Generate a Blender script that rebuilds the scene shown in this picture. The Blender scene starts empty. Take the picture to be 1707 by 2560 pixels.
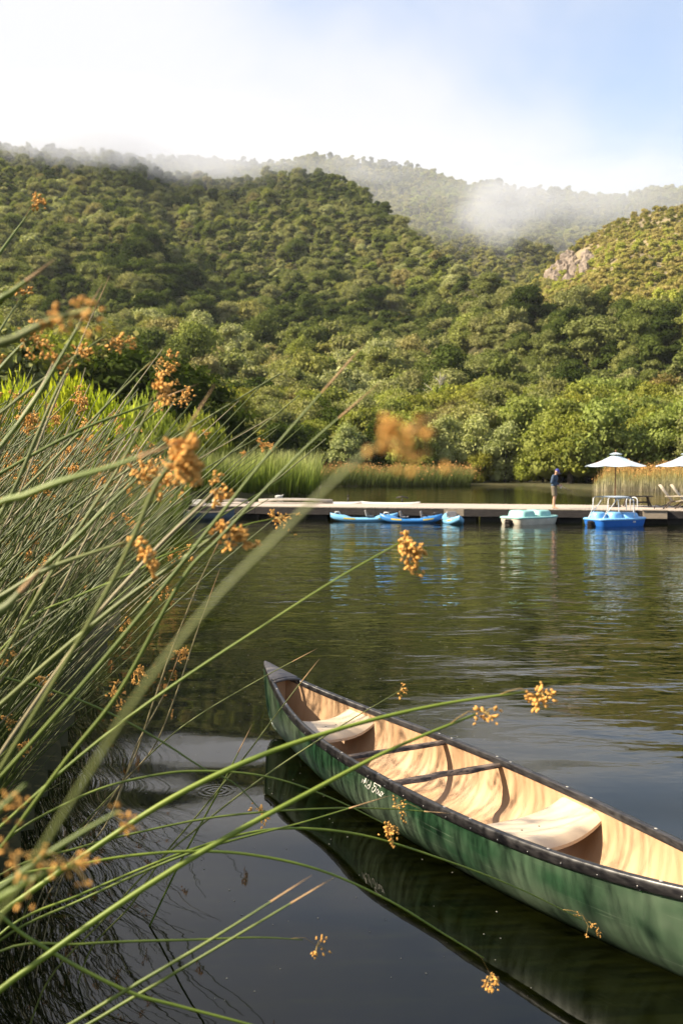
import bpy, math, random
import numpy as np
from mathutils import Vector, Matrix
R = math.radians
sc = bpy.context.scene
COL = sc.collection
rng = np.random.default_rng(7)
random.seed(7)

# ------------------------------------------------------------------ camera, sky, sun, exposure
CAM_H = 2.42
PITCH = math.atan(112/2489)
cd = bpy.data.cameras.new('camera'); cam = bpy.data.objects.new('camera', cd); COL.objects.link(cam)
cam.location = (0, 0, CAM_H); cam.rotation_euler = (math.pi/2 - PITCH, 0, 0)
cd.lens = 35; cd.sensor_width = 36; cd.clip_start = .05; cd.clip_end = 20000
cd.dof.use_dof = True; cd.dof.focus_distance = 6.8; cd.dof.aperture_fstop = 4.0
sc.camera = cam

SUN_EL, SUN_DIR = 37, (-0.985, -0.10)          # sun stands to the left of the lake, level with the boats
sx, sy = SUN_DIR
world = bpy.data.worlds.new('World'); sc.world = world; world.use_nodes = True
wn, wl = world.node_tree.nodes, world.node_tree.links
wn.clear()
def N(nodes, t, **k):
    n = nodes.new(t)
    for a, b in k.items():
        setattr(n, a, b)
    return n
out = N(wn, 'ShaderNodeOutputWorld')
sky = N(wn, 'ShaderNodeTexSky', sky_type='NISHITA', sun_disc=False, sun_elevation=R(SUN_EL),
        sun_rotation=math.atan2(sx, sy), dust_density=1.2, air_density=1.0, ozone_density=1.5)
bg1 = N(wn, 'ShaderNodeBackground'); bg1.inputs[1].default_value = .09
bg2 = N(wn, 'ShaderNodeBackground'); bg2.inputs[0].default_value = (.915, .915, .975, 1); bg2.inputs[1].default_value = .345
mixs = N(wn, 'ShaderNodeMixShader')
tc = N(wn, 'ShaderNodeTexCoord')
sep = N(wn, 'ShaderNodeSeparateXYZ'); wl.new(tc.outputs['Generated'], sep.inputs[0])
mp = N(wn, 'ShaderNodeMapping'); mp.inputs['Scale'].default_value = (1, 1, 1.5); mp.inputs['Location'].default_value = (.35, .1, .2)
wl.new(tc.outputs['Generated'], mp.inputs[0])
nz = N(wn, 'ShaderNodeTexNoise'); nz.inputs['Scale'].default_value = 3.4; nz.inputs['Detail'].default_value = 4; nz.inputs['Roughness'].default_value = .5
nz.inputs['Distortion'].default_value = .3
wl.new(mp.outputs[0], nz.inputs['Vector'])
def wm(op, a, b, clamp=False):
    m = N(wn, 'ShaderNodeMath', operation=op, use_clamp=clamp)
    for i, v in enumerate((a, b)):
        if isinstance(v, (int, float)): m.inputs[i].default_value = v
        else: wl.new(v, m.inputs[i])
    return m.outputs[0]
# broken low cloud: thick on the left of the valley, opening to blue on the right
side = wm('MULTIPLY', sep.outputs[0], -1.8)
m0 = wm('MULTIPLY', wm('SUBTRACT', nz.outputs[0], .5), 1.9)
low = wm('MULTIPLY', wm('SUBTRACT', .36, sep.outputs[2]), 1.7)      # cloud base lies on the hills
m1 = wm('ADD', wm('ADD', wm('ADD', m0, side), low), .86)
mr = N(wn, 'ShaderNodeMapRange', interpolation_type='SMOOTHSTEP'); mr.inputs[1].default_value = 0; mr.inputs[2].default_value = 1
mr.inputs[3].default_value = .24; mr.inputs[4].default_value = .97
wl.new(m1, mr.inputs[0])
wl.new(mr.outputs[0], mixs.inputs[0])
wl.new(sky.outputs[0], bg1.inputs[0])
wl.new(bg1.outputs[0], mixs.inputs[1]); wl.new(bg2.outputs[0], mixs.inputs[2]); wl.new(mixs.outputs[0], out.inputs[0])

sl = bpy.data.lights.new('sun', 'SUN'); so = bpy.data.objects.new('sun', sl); COL.objects.link(so)
sl.energy = 5.0; sl.angle = R(.7); sl.color = (1, .87, .68)
sd = Vector((sx*math.cos(R(SUN_EL)), sy*math.cos(R(SUN_EL)), math.sin(R(SUN_EL))))
so.rotation_euler = sd.to_track_quat('Z', 'Y').to_euler()
so.location = (-40, 0, 60)

sc.view_settings.view_transform = 'Standard'; sc.view_settings.look = 'None'
sc.view_settings.exposure = 1.6; sc.view_settings.gamma = 1; sc.view_settings.use_curve_mapping = False
sc.render.engine = 'CYCLES'
cy = sc.cycles
cy.use_denoising = True; cy.max_bounces = 8; cy.diffuse_bounces = 3; cy.glossy_bounces = 3; cy.transmission_bounces = 3
cy.volume_bounces = 1; cy.transparent_max_bounces = 8; cy.caustics_reflective = False; cy.caustics_refractive = False
cy.volume_step_rate = 2.0; cy.sample_clamp_indirect = 4

# ------------------------------------------------------------------ helpers
F = 2489.
def U(px, py, D):
    """world point seen at source pixel (px, py) at depth D along the view axis"""
    u = (px-853.5)/F; v = -(py-1280)/F
    c, s = math.cos(PITCH), math.sin(PITCH)
    return Vector((u*D, D*c + v*D*s, CAM_H - D*s + v*D*c))
def Ud(dx, dy, D): return U(dx*1.0887, dy*1.0887, D)

class MB:
    def __init__(s): s.v = []; s.f = []; s.m = []; s.n = 0
    def add(s, vs, fs, mi=0):
        vs = [tuple(v) for v in vs]
        s.v += vs; s.f += [tuple(i+s.n for i in f) for f in fs]; s.m += [mi]*len(fs); s.n += len(vs)
    def box(s, c, d, rot=None, mi=0, taper=1.0):
        x, y, z = d[0]/2, d[1]/2, d[2]/2
        vs = [Vector(p) for p in ((-x,-y,-z),(x,-y,-z),(x,y,-z),(-x,y,-z),(-x*taper,-y*taper,z),(x*taper,-y*taper,z),(x*taper,y*taper,z),(-x*taper,y*taper,z))]
        if rot is not None: vs = [rot @ v for v in vs]
        s.add([v+Vector(c) for v in vs], [(0,3,2,1),(4,5,6,7),(0,1,5,4),(1,2,6,5),(2,3,7,6),(3,0,4,7)], mi)
    def tube(s, pts, rad, n=8, mi=0, cap=True, flat=1.0):
        pts = [Vector(p) for p in pts]; k = len(pts)
        if not hasattr(rad, '__len__'): rad = [rad]*k
        t = [(pts[min(i+1,k-1)]-pts[max(i-1,0)]).normalized() for i in range(k)]
        a = Vector((0,0,1)) if abs(t[0].z) < .9 else Vector((1,0,0))
        u = t[0].cross(a).normalized(); vs = []
        for i in range(k):
            u = (u - t[i]*u.dot(t[i])).normalized(); w = t[i].cross(u)
            for j in range(n):
                q = 2*math.pi*j/n
                vs.append(pts[i] + (u*math.cos(q) + w*math.sin(q)*flat)*rad[i])
        fs = [(i*n+j, i*n+(j+1)%n, (i+1)*n+(j+1)%n, (i+1)*n+j) for i in range(k-1) for j in range(n)]
        if cap: fs += [tuple(range(n-1,-1,-1)), tuple(range((k-1)*n, k*n))]
        s.add(vs, fs, mi)
    def ball(s, c, r, n=8, m=6, mi=0, rot=None):
        if not hasattr(r, '__len__'): r = (r, r, r)
        vs = [(0,0,r[2])]
        for i in range(1, m):
            a = math.pi*i/m
            for j in range(n):
                b = 2*math.pi*j/n; vs.append((r[0]*math.sin(a)*math.cos(b), r[1]*math.sin(a)*math.sin(b), r[2]*math.cos(a)))
        vs.append((0,0,-r[2])); L = len(vs)-1
        fs = [(0, 1+j, 1+(j+1)%n) for j in range(n)]
        for i in range(m-2):
            fs += [(1+i*n+j, 1+(i+1)*n+j, 1+(i+1)*n+(j+1)%n, 1+i*n+(j+1)%n) for j in range(n)]
        b0 = 1+(m-2)*n
        fs += [(L, b0+(j+1)%n, b0+j) for j in range(n)]
        vs = [Vector(v) for v in vs]
        if rot is not None: vs = [rot @ v for v in vs]
        s.add([v+Vector(c) for v in vs], fs, mi)
    def grid(s, P, mi=0, flip=False):
        n, m = len(P), len(P[0])
        vs = [p for row in P for p in row]
        fs = [(i*m+j, (i+1)*m+j, (i+1)*m+j+1, i*m+j+1) for i in range(n-1) for j in range(m-1)]
        if flip: fs = [f[::-1] for f in fs]
        s.add(vs, fs, mi)
    def mesh(s, name, mats, smooth=True):
        me = bpy.data.meshes.new(name); me.from_pydata([tuple(v) for v in s.v], [], s.f)
        for m in (mats if isinstance(mats, (list, tuple)) else [mats]): me.materials.append(m)
        if len(me.materials) > 1: me.polygons.foreach_set('material_index', s.m)
        if smooth: me.polygons.foreach_set('use_smooth', [True]*len(s.f))
        me.update(); return me
    def build(s, name, mats, parent=None, smooth=True, bevel=0):
        o = bpy.data.objects.new(name, s.mesh(name, mats, smooth)); COL.objects.link(o)
        if parent: o.parent = parent
        if bevel:
            b = o.modifiers.new('bevel', 'BEVEL'); b.width = bevel; b.segments = 2; b.limit_method = 'ANGLE'
        return o
def np_mesh(name, V, Q, mats, smooth=False, mi=None, tip=None):
    """mesh from numpy arrays of vertices and quads/tris"""
    me = bpy.data.meshes.new(name); k = Q.shape[1]
    me.vertices.add(len(V)); me.vertices.foreach_set('co', V.astype(np.float32).ravel())
    me.loops.add(Q.size); me.loops.foreach_set('vertex_index', Q.astype(np.int32).ravel())
    me.polygons.add(len(Q)); me.polygons.foreach_set('loop_start', np.arange(0, Q.size, k, dtype=np.int32))
    for m in (mats if isinstance(mats, (list, tuple)) else [mats]): me.materials.append(m)
    if mi is not None: me.polygons.foreach_set('material_index', mi.astype(np.int32))
    if smooth: me.polygons.foreach_set('use_smooth', np.ones(len(Q), bool))
    if tip is not None:
        a = me.attributes.new('tip', 'FLOAT', 'POINT'); a.data.foreach_set('value', tip.astype(np.float32))
    me.update(calc_edges=True); me.validate(); return me
def link(name, me, parent=None):
    o = bpy.data.objects.new(name, me); COL.objects.link(o)
    if parent: o.parent = parent
    return o
def tag(o, label=None, cat=None, group=None, kind=None):
    for k, v in (('label', label), ('category', cat), ('group', group), ('kind', kind)):
        if v: o[k] = v
    return o
def empty(name, loc, rz=0, label=None, cat=None, group=None):
    o = bpy.data.objects.new(name, None); COL.objects.link(o); o.location = loc; o.rotation_euler = (0, 0, rz); o.empty_display_size = .2
    return tag(o, label, cat, group)
def copy_tree(o, parent=None):
    c = o.copy(); COL.objects.link(c); c.parent = parent
    for ch in list(o.children): copy_tree(ch, c)
    return c

# ------------------------------------------------------------------ materials
KC = .76
def mat(name, col, rough=.6, var=.15, scale=6., bump=0., spec=.4, stretch=(1,1,1), col2=None, metal=0., coord='Object', contrast=1.0):
    m = bpy.data.materials.new(name); m.use_nodes = True; nt = m.node_tree; b = nt.nodes['Principled BSDF']
    col = tuple(c*KC for c in col); col2 = tuple(c*KC for c in col2) if col2 else None
    b.inputs['Roughness'].default_value = rough; b.inputs['Specular IOR Level'].default_value = spec; b.inputs['Metallic'].default_value = metal
    t = nt.nodes.new('ShaderNodeTexCoord'); mpn = nt.nodes.new('ShaderNodeMapping'); mpn.inputs['Scale'].default_value = stretch
    nt.links.new(t.outputs[coord], mpn.inputs[0])
    n = nt.nodes.new('ShaderNodeTexNoise'); n.inputs['Scale'].default_value = scale; n.inputs['Detail'].default_value = 5; n.inputs['Roughness'].default_value = .6
    nt.links.new(mpn.outputs[0], n.inputs['Vector'])
    r = nt.nodes.new('ShaderNodeMapRange'); r.inputs[1].default_value = .5-.22/contrast; r.inputs[2].default_value = .5+.22/contrast
    nt.links.new(n.outputs[0], r.inputs[0])
    mx = nt.nodes.new('ShaderNodeMix'); mx.data_type = 'RGBA'
    c2 = col2 or tuple(min(1, c*(1+var)) for c in col); c1 = col if col2 else tuple(c*(1-var) for c in col)
    mx.inputs[6].default_value = (*c1, 1); mx.inputs[7].default_value = (*c2, 1)
    nt.links.new(r.outputs[0], mx.inputs[0]); nt.links.new(mx.outputs[2], b.inputs['Base Color'])
    if bump:
        bp = nt.nodes.new('ShaderNodeBump'); bp.inputs['Strength'].default_value = .6; bp.inputs['Distance'].default_value = bump
        nt.links.new(n.outputs[0], bp.inputs['Height']); nt.links.new(bp.outputs[0], b.inputs['Normal'])
    return m
def leaf_mat(name, src='color', ramp=None, trans=.3, var=.35):
    """foliage: colour from the object's own colour, or from a per-instance ramp; a little light comes through the leaves"""
    m = bpy.data.materials.new(name); m.use_nodes = True; nt = m.node_tree; nt.nodes.clear(); nn, ll = nt.nodes, nt.links
    o = nn.new('ShaderNodeOutputMaterial'); oi = nn.new('ShaderNodeObjectInfo')
    if src == 'color': c = oi.outputs['Color']
    else:
        rp = nn.new('ShaderNodeValToRGB'); rp.color_ramp.interpolation = 'LINEAR'
        e = rp.color_ramp.elements
        while len(e) < len(ramp): e.new(.5)
        for i, (p, cc) in enumerate(ramp): e[i].position = p; e[i].color = (cc[0]*KC, cc[1]*KC, cc[2]*KC*.75, 1)
        ia = nn.new('ShaderNodeAttribute'); ia.attribute_type = 'INSTANCER'; ia.attribute_name = 'tint'; ll.new(ia.outputs['Fac'], rp.inputs[0]); c = rp.outputs[0]
    g = nn.new('ShaderNodeNewGeometry'); wn_ = nn.new('ShaderNodeTexWhiteNoise'); wn_.noise_dimensions = '1D'
    ll.new(g.outputs['Random Per Island'], wn_.inputs['W'])
    mr_ = nn.new('ShaderNodeMapRange'); mr_.inputs[3].default_value = 1-var; mr_.inputs[4].default_value = 1+var
    ll.new(wn_.outputs[0], mr_.inputs[0])
    vm = nn.new('ShaderNodeVectorMath'); vm.operation = 'SCALE'; ll.new(c, vm.inputs[0]); ll.new(mr_.outputs[0], vm.inputs['Scale'])
    d = nn.new('ShaderNodeBsdfDiffuse'); t = nn.new('ShaderNodeBsdfTranslucent'); ms = nn.new('ShaderNodeMixShader'); ms.inputs[0].default_value = trans
    ll.new(vm.outputs[0], d.inputs[0])
    tv = nn.new('ShaderNodeVectorMath'); tv.operation = 'MULTIPLY'; tv.inputs[1].default_value = (1.25, 1.35, .5)
    ll.new(vm.outputs[0], tv.inputs[0]); ll.new(tv.outputs[0], t.inputs[0])
    ll.new(d.outputs[0], ms.inputs[1]); ll.new(t.outputs[0], ms.inputs[2]); ll.new(ms.outputs[0], o.inputs[0])
    return m
def blade_mat(name, stops, trans=.3, var=.3):
    """reed blades: colour runs along the blade from foot to tip"""
    m = bpy.data.materials.new(name); m.use_nodes = True; nt = m.node_tree; nt.nodes.clear(); nn, ll = nt.nodes, nt.links
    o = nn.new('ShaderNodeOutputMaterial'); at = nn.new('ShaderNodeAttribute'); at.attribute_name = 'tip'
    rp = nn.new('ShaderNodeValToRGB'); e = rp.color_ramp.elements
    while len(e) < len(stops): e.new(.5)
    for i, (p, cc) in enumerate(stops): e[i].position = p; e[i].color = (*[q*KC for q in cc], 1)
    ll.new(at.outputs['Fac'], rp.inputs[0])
    g = nn.new('ShaderNodeNewGeometry')
    mr_ = nn.new('ShaderNodeMapRange'); mr_.inputs[3].default_value = 1-var; mr_.inputs[4].default_value = 1+var
    ll.new(g.outputs['Random Per Island'], mr_.inputs[0])
    vm = nn.new('ShaderNodeVectorMath'); vm.operation = 'SCALE'; ll.new(rp.outputs[0], vm.inputs[0]); ll.new(mr_.outputs[0], vm.inputs['Scale'])
    d = nn.new('ShaderNodeBsdfDiffuse'); t = nn.new('ShaderNodeBsdfTranslucent'); ms = nn.new('ShaderNodeMixShader'); ms.inputs[0].default_value = trans
    ll.new(vm.outputs[0], d.inputs[0]); ll.new(vm.outputs[0], t.inputs[0])
    ll.new(d.outputs[0], ms.inputs[1]); ll.new(t.outputs[0], ms.inputs[2]); ll.new(ms.outputs[0], o.inputs[0])
    return m

# ------------------------------------------------------------------ terrain
def sstep(a, b, x): t = np.clip((x-a)/(b-a), 0, 1); return t*t*(3-2*t)
def vnoise(x, y, seed=0):
    xi, yi = np.floor(x), np.floor(y); xf, yf = x-xi, y-yi
    def h(a, b):
        s = np.sin(a*127.1+b*311.7+seed*74.7)*43758.5453; return s-np.floor(s)
    u, v = xf*xf*(3-2*xf), yf*yf*(3-2*yf)
    return (h(xi,yi)*(1-u)+h(xi+1,yi)*u)*(1-v)+(h(xi,yi+1)*(1-u)+h(xi+1,yi+1)*u)*v
def fbm(x, y, seed=0): return sum(vnoise(x*2**i, y*2**i, seed+i)*.5**i for i in range(4))/1.875-.5
def az2px(az): return 853.5 + F*np.tan(np.clip(az, -1.2, 1.2))
# elevation of each skyline over the compass of the valley (table axis: 853.5 = straight ahead)
NE = np.array([(-1500,395),(-400,392),(0,398),(200,398),(350,390),(430,428),(520,444),(600,440),(700,425),(800,420),(880,452),(940,500),(1000,545),(1060,592),(1110,636),(1200,672),(1300,722),(1450,740),(1707,726),(2400,660),(3500,600)], float)
NR = np.array([(-1500,700),(0,760),(400,780),(850,760),(950,700),(1050,600),(1110,520),(1200,400),(1300,340),(1700,310),(3500,300)], float)
FE = np.array([(-1500,420),(0,415),(400,405),(500,400),(650,412),(760,392),(820,390),(900,400),(960,408),(1030,415),(1080,432),(1100,442),(1170,464),(1220,456),(1290,476),(1400,492),(1480,506),(1560,510),(1620,498),(1707,503),(3500,520)], float)
RE = np.array([(-1500,1100),(1150,900),(1290,720),(1330,672),(1400,620),(1450,585),(1530,545),(1600,530),(1707,522),(2400,470),(3500,460)], float)
def tab(T, px): return np.interp(px, T[:,0], T[:,1])
def hill_z(az, r):
    px = az2px(az); E = (1168-tab(NE, px))/F; Rr = tab(NR, px)
    r0 = 150.
    t = np.clip((r-r0)/(Rr-r0), 0, 1)
    x, y = r*np.sin(az), r*np.cos(az)
    z = E*np.minimum(r, Rr)*t**.62
    w = np.sin(np.pi*np.clip(t, 0, 1))**.8
    z = z + w*(fbm(x/120, y/160, 3)*26 + (np.abs(fbm(x/75+y/300, y/420, 9))*2-.25)*26)
    z = z - 7.5*t - np.clip(r-Rr, 0, None)*.55
    return np.maximum(z, -1)
def ridge_z(az, r):
    px = az2px(az); E = (1168-tab(FE, px))/F; Rr = 1450.; r0 = 560.
    t = np.clip((r-r0)/(Rr-r0), 0, 1); x, y = r*np.sin(az), r*np.cos(az)
    base = .165
    z = (base+(E-base)*t**1.0)*np.minimum(r, Rr)
    z = z + np.sin(np.pi*t)*((np.abs(fbm(x/150, y/500, 21))*2-.3)*75 + fbm(x/90, y/90, 5)*30)
    return z - 8*t - np.clip(r-Rr, 0, None)*.5
def rhill_z(az, r):
    px = az2px(az); E = (1168-tab(RE, px))/F; Rr = 720.; r0 = 330.
    t = np.clip((r-r0)/(Rr-r0), 0, 1); x, y = r*np.sin(az), r*np.cos(az)
    base = np.minimum(.14, E)
    z = (base+(E-base)*t**.8)*np.minimum(r, Rr) + np.sin(np.pi*t)*(np.abs(fbm(x/60, y/160, 31))*2-.3)*22
    return z - 9*t - np.clip(r-Rr, 0, None)*.5
def left_bank(y):   return np.interp(y, [-10, 0, 4, 13, 35, 45, 60, 80, 84, 96, 134], [-.9, -1.0, -1.7, -3.1, -6.5, -7.4, -10.5, -12, -2.6, -2.2, -2.2])
def far_shore(x):   return np.interp(x, [-40, -3, 2, 9, 14, 24, 27, 60, 200], [120, 124, 124, 128, 133, 133, 106, 101, 96])
def land(x, y):
    """signed 'depth' into land, positive on land"""
    d1 = left_bank(y)-x; d2 = (y-far_shore(x)); d3 = (x-75); d4 = (-1.5-y)
    return np.maximum(np.maximum(d1, d2), np.maximum(d3, d4))
m_ground = mat('ground', (.035,.04,.015), .95, .5, .4, spec=.1, col2=(.075,.065,.03))
m_rockhill = mat('hill_soil', (.05,.055,.02), .95, .4, .03, spec=.1, col2=(.10,.09,.05))
m_rock = mat('rock', (.20,.16,.125), .9, .3, .25, bump=1.0, spec=.2, col2=(.40,.32,.25), contrast=1.6)
def polar(name, zf, az0, az1, na, rs, m, flat=None):
    az = np.linspace(az0, az1, na); A, Rr = np.meshgrid(az, rs, indexing='ij')
    Z = zf(A, Rr); X, Y = Rr*np.sin(A), Rr*np.cos(A)
    if flat is not None: Z = flat(X, Y, Z)
    V = np.stack([X, Y, Z], -1).reshape(-1, 3); n = len(rs)
    i, j = np.meshgrid(np.arange(na-1), np.arange(n-1), indexing='ij'); b = (i*n+j).ravel()
    Q = np.stack([b, b+1, b+n+1, b+n], -1)
    return link(name, np_mesh(name, V, Q[:, ::-1], m, True))
def ground_z(X, Y, Z):
    d = land(X, Y)
    return np.where(d > 0, np.maximum(Z, 0)+.05+.25*sstep(0, 4, d), -.9*sstep(0, 2.5, -d)-.05)
def gz(x, y):
    r = np.hypot(x, y); a = np.arctan2(x, y)
    return float(ground_z(np.array(x), np.array(y), hill_z(np.array(a), np.array(r))))
rs = np.concatenate([np.linspace(.5, 40, 60), np.linspace(42, 160, 70), np.linspace(165, 900, 150)])
tag(polar('terrain', hill_z, -1.35, 1.35, 420, rs, m_ground, ground_z), kind='structure')
tag(polar('mountain_ridge', ridge_z, -.75, .75, 300, np.linspace(560, 1800, 130), m_rockhill), kind='structure')
tag(polar('hill', rhill_z, .10, .75, 200, np.linspace(330, 950, 90), mat('dry_hill_soil', (.20,.16,.09), .95, .4, .03, spec=.1, col2=(.34,.28,.17))), kind='structure')
bm_ = MB(); bm_.grid([[(-3500,-600,-1.0), (3500,-600,-1.0)], [(-3500,3000,-1.0), (3500,3000,-1.0)]], flip=True)
gp = bm_.build('ground', m_ground, smooth=False); gp.location.z = -.6; tag(gp, kind='structure')

# ------------------------------------------------------------------ water
def water_mat():
    m = bpy.data.materials.new('lake_water'); m.use_nodes = True; nt = m.node_tree; nn, ll = nt.nodes, nt.links; b = nn['Principled BSDF']
    b.inputs['Base Color'].default_value = (.004, .005, .0008, 1); b.inputs['Roughness'].default_value = .02; b.inputs['IOR'].default_value = 1.333
    g = nn.new('ShaderNodeNewGeometry'); s = nn.new('ShaderNodeSeparateXYZ'); ll.new(g.outputs['Position'], s.inputs[0])
    def M(op, a, b_=0., clamp=False):
        q = nn.new('ShaderNodeMath'); q.operation = op; q.use_clamp = clamp
        for i, v in enumerate((a, b_)):
            if isinstance(v, (int, float)): q.inputs[i].default_value = v
            else: ll.new(v, q.inputs[i])
        return q.outputs[0]
    def noise(sx_, sy_, scale, det, dist=.0, rot=0):
        mp_ = nn.new('ShaderNodeMapping'); mp_.inputs['Scale'].default_value = (sx_, sy_, 1); mp_.inputs['Rotation'].default_value = (0,0,rot)
        ll.new(g.outputs['Position'], mp_.inputs[0])
        n = nn.new('ShaderNodeTexNoise'); n.noise_dimensions = '2D'; n.inputs['Scale'].default_value = scale; n.inputs['Detail'].default_value = det
        n.inputs['Roughness'].default_value = .45; n.inputs['Distortion'].default_value = dist
        ll.new(mp_.outputs[0], n.inputs['Vector']); return n.outputs[0]
    w1 = noise(.45, 1, 2.0, 2, .4, .12)      # ripples about half a metre long
    w2 = noise(.5, 1, 6.5, 2, .2, -.2)
    w3 = noise(.6, 1, .55, 1, .2, .25)       # slow swell
    # wind reaches the open lake; the lee beside the reeds stays calm
    e = M('ADD', M('MULTIPLY', M('SUBTRACT', s.outputs[1], 7.5), .13), M('MULTIPLY', M('SUBTRACT', s.outputs[0], .5), .15))
    mr_ = nn.new('ShaderNodeMapRange'); mr_.interpolation_type = 'SMOOTHSTEP'; ll.new(e, mr_.inputs[0]); mr_.inputs[3].default_value = .02
    mr_.inputs[2].default_value = 1.0
    patch = noise(.3, 1, .12, 2); pr = nn.new('ShaderNodeMapRange'); ll.new(patch, pr.inputs[0]); pr.inputs[1].default_value = .3; pr.inputs[2].default_value = .7; pr.inputs[3].default_value = .55; pr.inputs[4].default_value = 1.25
    amp = M('MULTIPLY', mr_.outputs[0], pr.outputs[0])
    h = M('ADD', M('MULTIPLY', w1, .023), M('MULTIPLY', w2, .0075))
    h = M('MULTIPLY', h, amp)
    h = M('ADD', h, M('MULTIPLY', w3, .042))
    # ring from an insect
    rx, ry = U(539, 1953, 1).x, 0
    P = U(539, 1953, 7.45)
    dx = M('SUBTRACT', s.outputs[0], P.x); dy = M('SUBTRACT', s.outputs[1], P.y)
    rr = M('SQRT', M('ADD', M('MULTIPLY', dx, dx), M('MULTIPLY', dy, dy)))
    ring = M('MULTIPLY', M('SINE', M('MULTIPLY', rr, 130.)), M('MAXIMUM', M('SUBTRACT', 1., M('MULTIPLY', rr, 5.5)), 0.))
    h = M('ADD', h, M('MULTIPLY', ring, .00022))
    bp = nn.new('ShaderNodeBump'); bp.inputs['Strength'].default_value = 1; bp.inputs['Distance'].default_value = 1
    ll.new(h, bp.inputs['Height']); ll.new(bp.outputs[0], b.inputs['Normal'])
    return m
wb = MB(); wb.grid([[(-60,-3,0), (90,-3,0)], [(-60,160,0), (90,160,0)]], flip=True)
tag(wb.build('lake_water', water_mat(), smooth=False), kind='structure')
fb = MB(); fr = random.Random(3)
for i in range(300):
    D = fr.uniform(4.4, 14); px = fr.uniform(330, 1250) if D > 6 else fr.uniform(500, 1500)
    x = (px-853)/F*D
    if x < float(left_bank(D))+.2: continue
    q = fr.uniform(.003, .007)
    fb.ball((x, D, .001), (q, q, q*.5), 5, 3)
tag(fb.build('floating_seeds', mat('foam', (.28,.27,.22), .6)), kind='stuff')

# ------------------------------------------------------------------ trees
m_leaf = leaf_mat('tree_leaves', 'color', trans=.3)
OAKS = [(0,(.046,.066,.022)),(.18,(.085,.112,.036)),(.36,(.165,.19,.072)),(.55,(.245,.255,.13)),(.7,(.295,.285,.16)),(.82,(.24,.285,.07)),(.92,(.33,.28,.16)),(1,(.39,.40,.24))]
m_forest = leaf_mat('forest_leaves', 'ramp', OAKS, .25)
m_forest_dry = leaf_mat('dry_scrub_leaves', 'ramp', [(0,(.14,.15,.045)),(.3,(.30,.29,.09)),(.55,(.44,.37,.17)),(.8,(.50,.42,.22)),(1,(.42,.44,.11))], .25)
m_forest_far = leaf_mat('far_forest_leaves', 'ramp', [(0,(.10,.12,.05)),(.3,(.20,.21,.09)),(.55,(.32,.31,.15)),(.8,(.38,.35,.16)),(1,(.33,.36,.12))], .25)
m_bark = mat('bark', (.085,.07,.055), .9, .35, 3, spec=.1, stretch=(1,1,.2))
def crown_mesh(name, seed, W, H, nblob, nleaf, leaf, z0=.18, upright=0., core=True, spiky=0.):
    g = np.random.default_rng(seed)
    a = g.uniform(0, 2*np.pi, nblob); u = g.uniform(0, 1, nblob)**.5; hh = g.uniform(0, 1, nblob)
    prof = np.sin(np.pi*np.clip(.12+hh*.86, 0, 1))**.6
    c = np.stack([np.cos(a)*u*W*.36*prof, np.sin(a)*u*W*.36*prof, H*(z0+.10+(1-z0-.24)*hh)], -1)
    rad = g.uniform(.15, .25, nblob)*W*(.75+.35*(1-hh))
    rz = rad*(.8+upright)
    V, Q = [], []
    per = np.maximum((nleaf*(rad**2)/(rad**2).sum()).astype(int), 4)
    for i in range(nblob):
        n = per[i]
        d = g.normal(size=(n,3)); d /= np.linalg.norm(d, axis=1)[:,None]
        d[:,2] = np.where(d[:,2] < -.3, -d[:,2]*.6, d[:,2])
        rr = g.uniform(.62, 1.0, n)[:,None]**.6*g.uniform(.9, 1.22, n)[:,None]
        lump = (1+.18*np.sin(d[:,:1]*7+i)*np.cos(d[:,1:2]*8+i*2))
        p = c[i] + d*np.stack([rad[i], rad[i], rz[i]])*rr*lump
        nn_ = d*1.0 + g.normal(size=(n,3))*.75 + np.array([0,0,.25]); nn_ /= np.linalg.norm(nn_, axis=1)[:,None]
        t = np.cross(nn_, g.normal(size=(n,3))); 
        if spiky: t = t*(1-spiky)+np.array([0,0,1.])*spiky + d*.4
        t /= np.linalg.norm(t, axis=1)[:,None]; b = np.cross(nn_, t); b /= np.linalg.norm(b, axis=1)[:,None]
        s = leaf*g.uniform(.55, 1.35, n)[:,None]
        asp = .55 if not spiky else .3
        bend = nn_*s*g.uniform(-.3, .3, n)[:,None]
        q = np.stack([p-t*s+bend, p+b*s*asp, p+t*s+bend, p-b*s*asp], 1)
        k = len(V)*0
        Q.append(np.arange(n*4).reshape(n,4) + sum(len(v) for v in V)); V.append(q.reshape(-1,3))
        if core:
            m, n2 = 5, 7
            th = np.pi*np.arange(m+1)/m; ph = 2*np.pi*np.arange(n2)/n2
            T, P = np.meshgrid(th, ph, indexing='ij')
            sp = np.stack([np.sin(T)*np.cos(P), np.sin(T)*np.sin(P), np.cos(T)], -1)
            k0 = sum(len(v) for v in V)
            pv = c[i] + sp*np.array([rad[i], rad[i], rz[i]])*.60*(1+g.uniform(-.25, .15, sp.shape[:2])[...,None])
            V.append(pv.reshape(-1,3))
            ii, jj = np.meshgrid(np.arange(m), np.arange(n2), indexing='ij'); b0 = k0+(ii*n2+jj); b1 = k0+(ii*n2+(jj+1)%n2)
            Q.append(np.stack([b0, b0+n2, b1+n2, b1], -1).reshape(-1,4))
    return np_mesh(name, np.concatenate(V), np.concatenate(Q), m_leaf, False), list(zip(c.tolist(), rad.tolist()))
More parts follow.
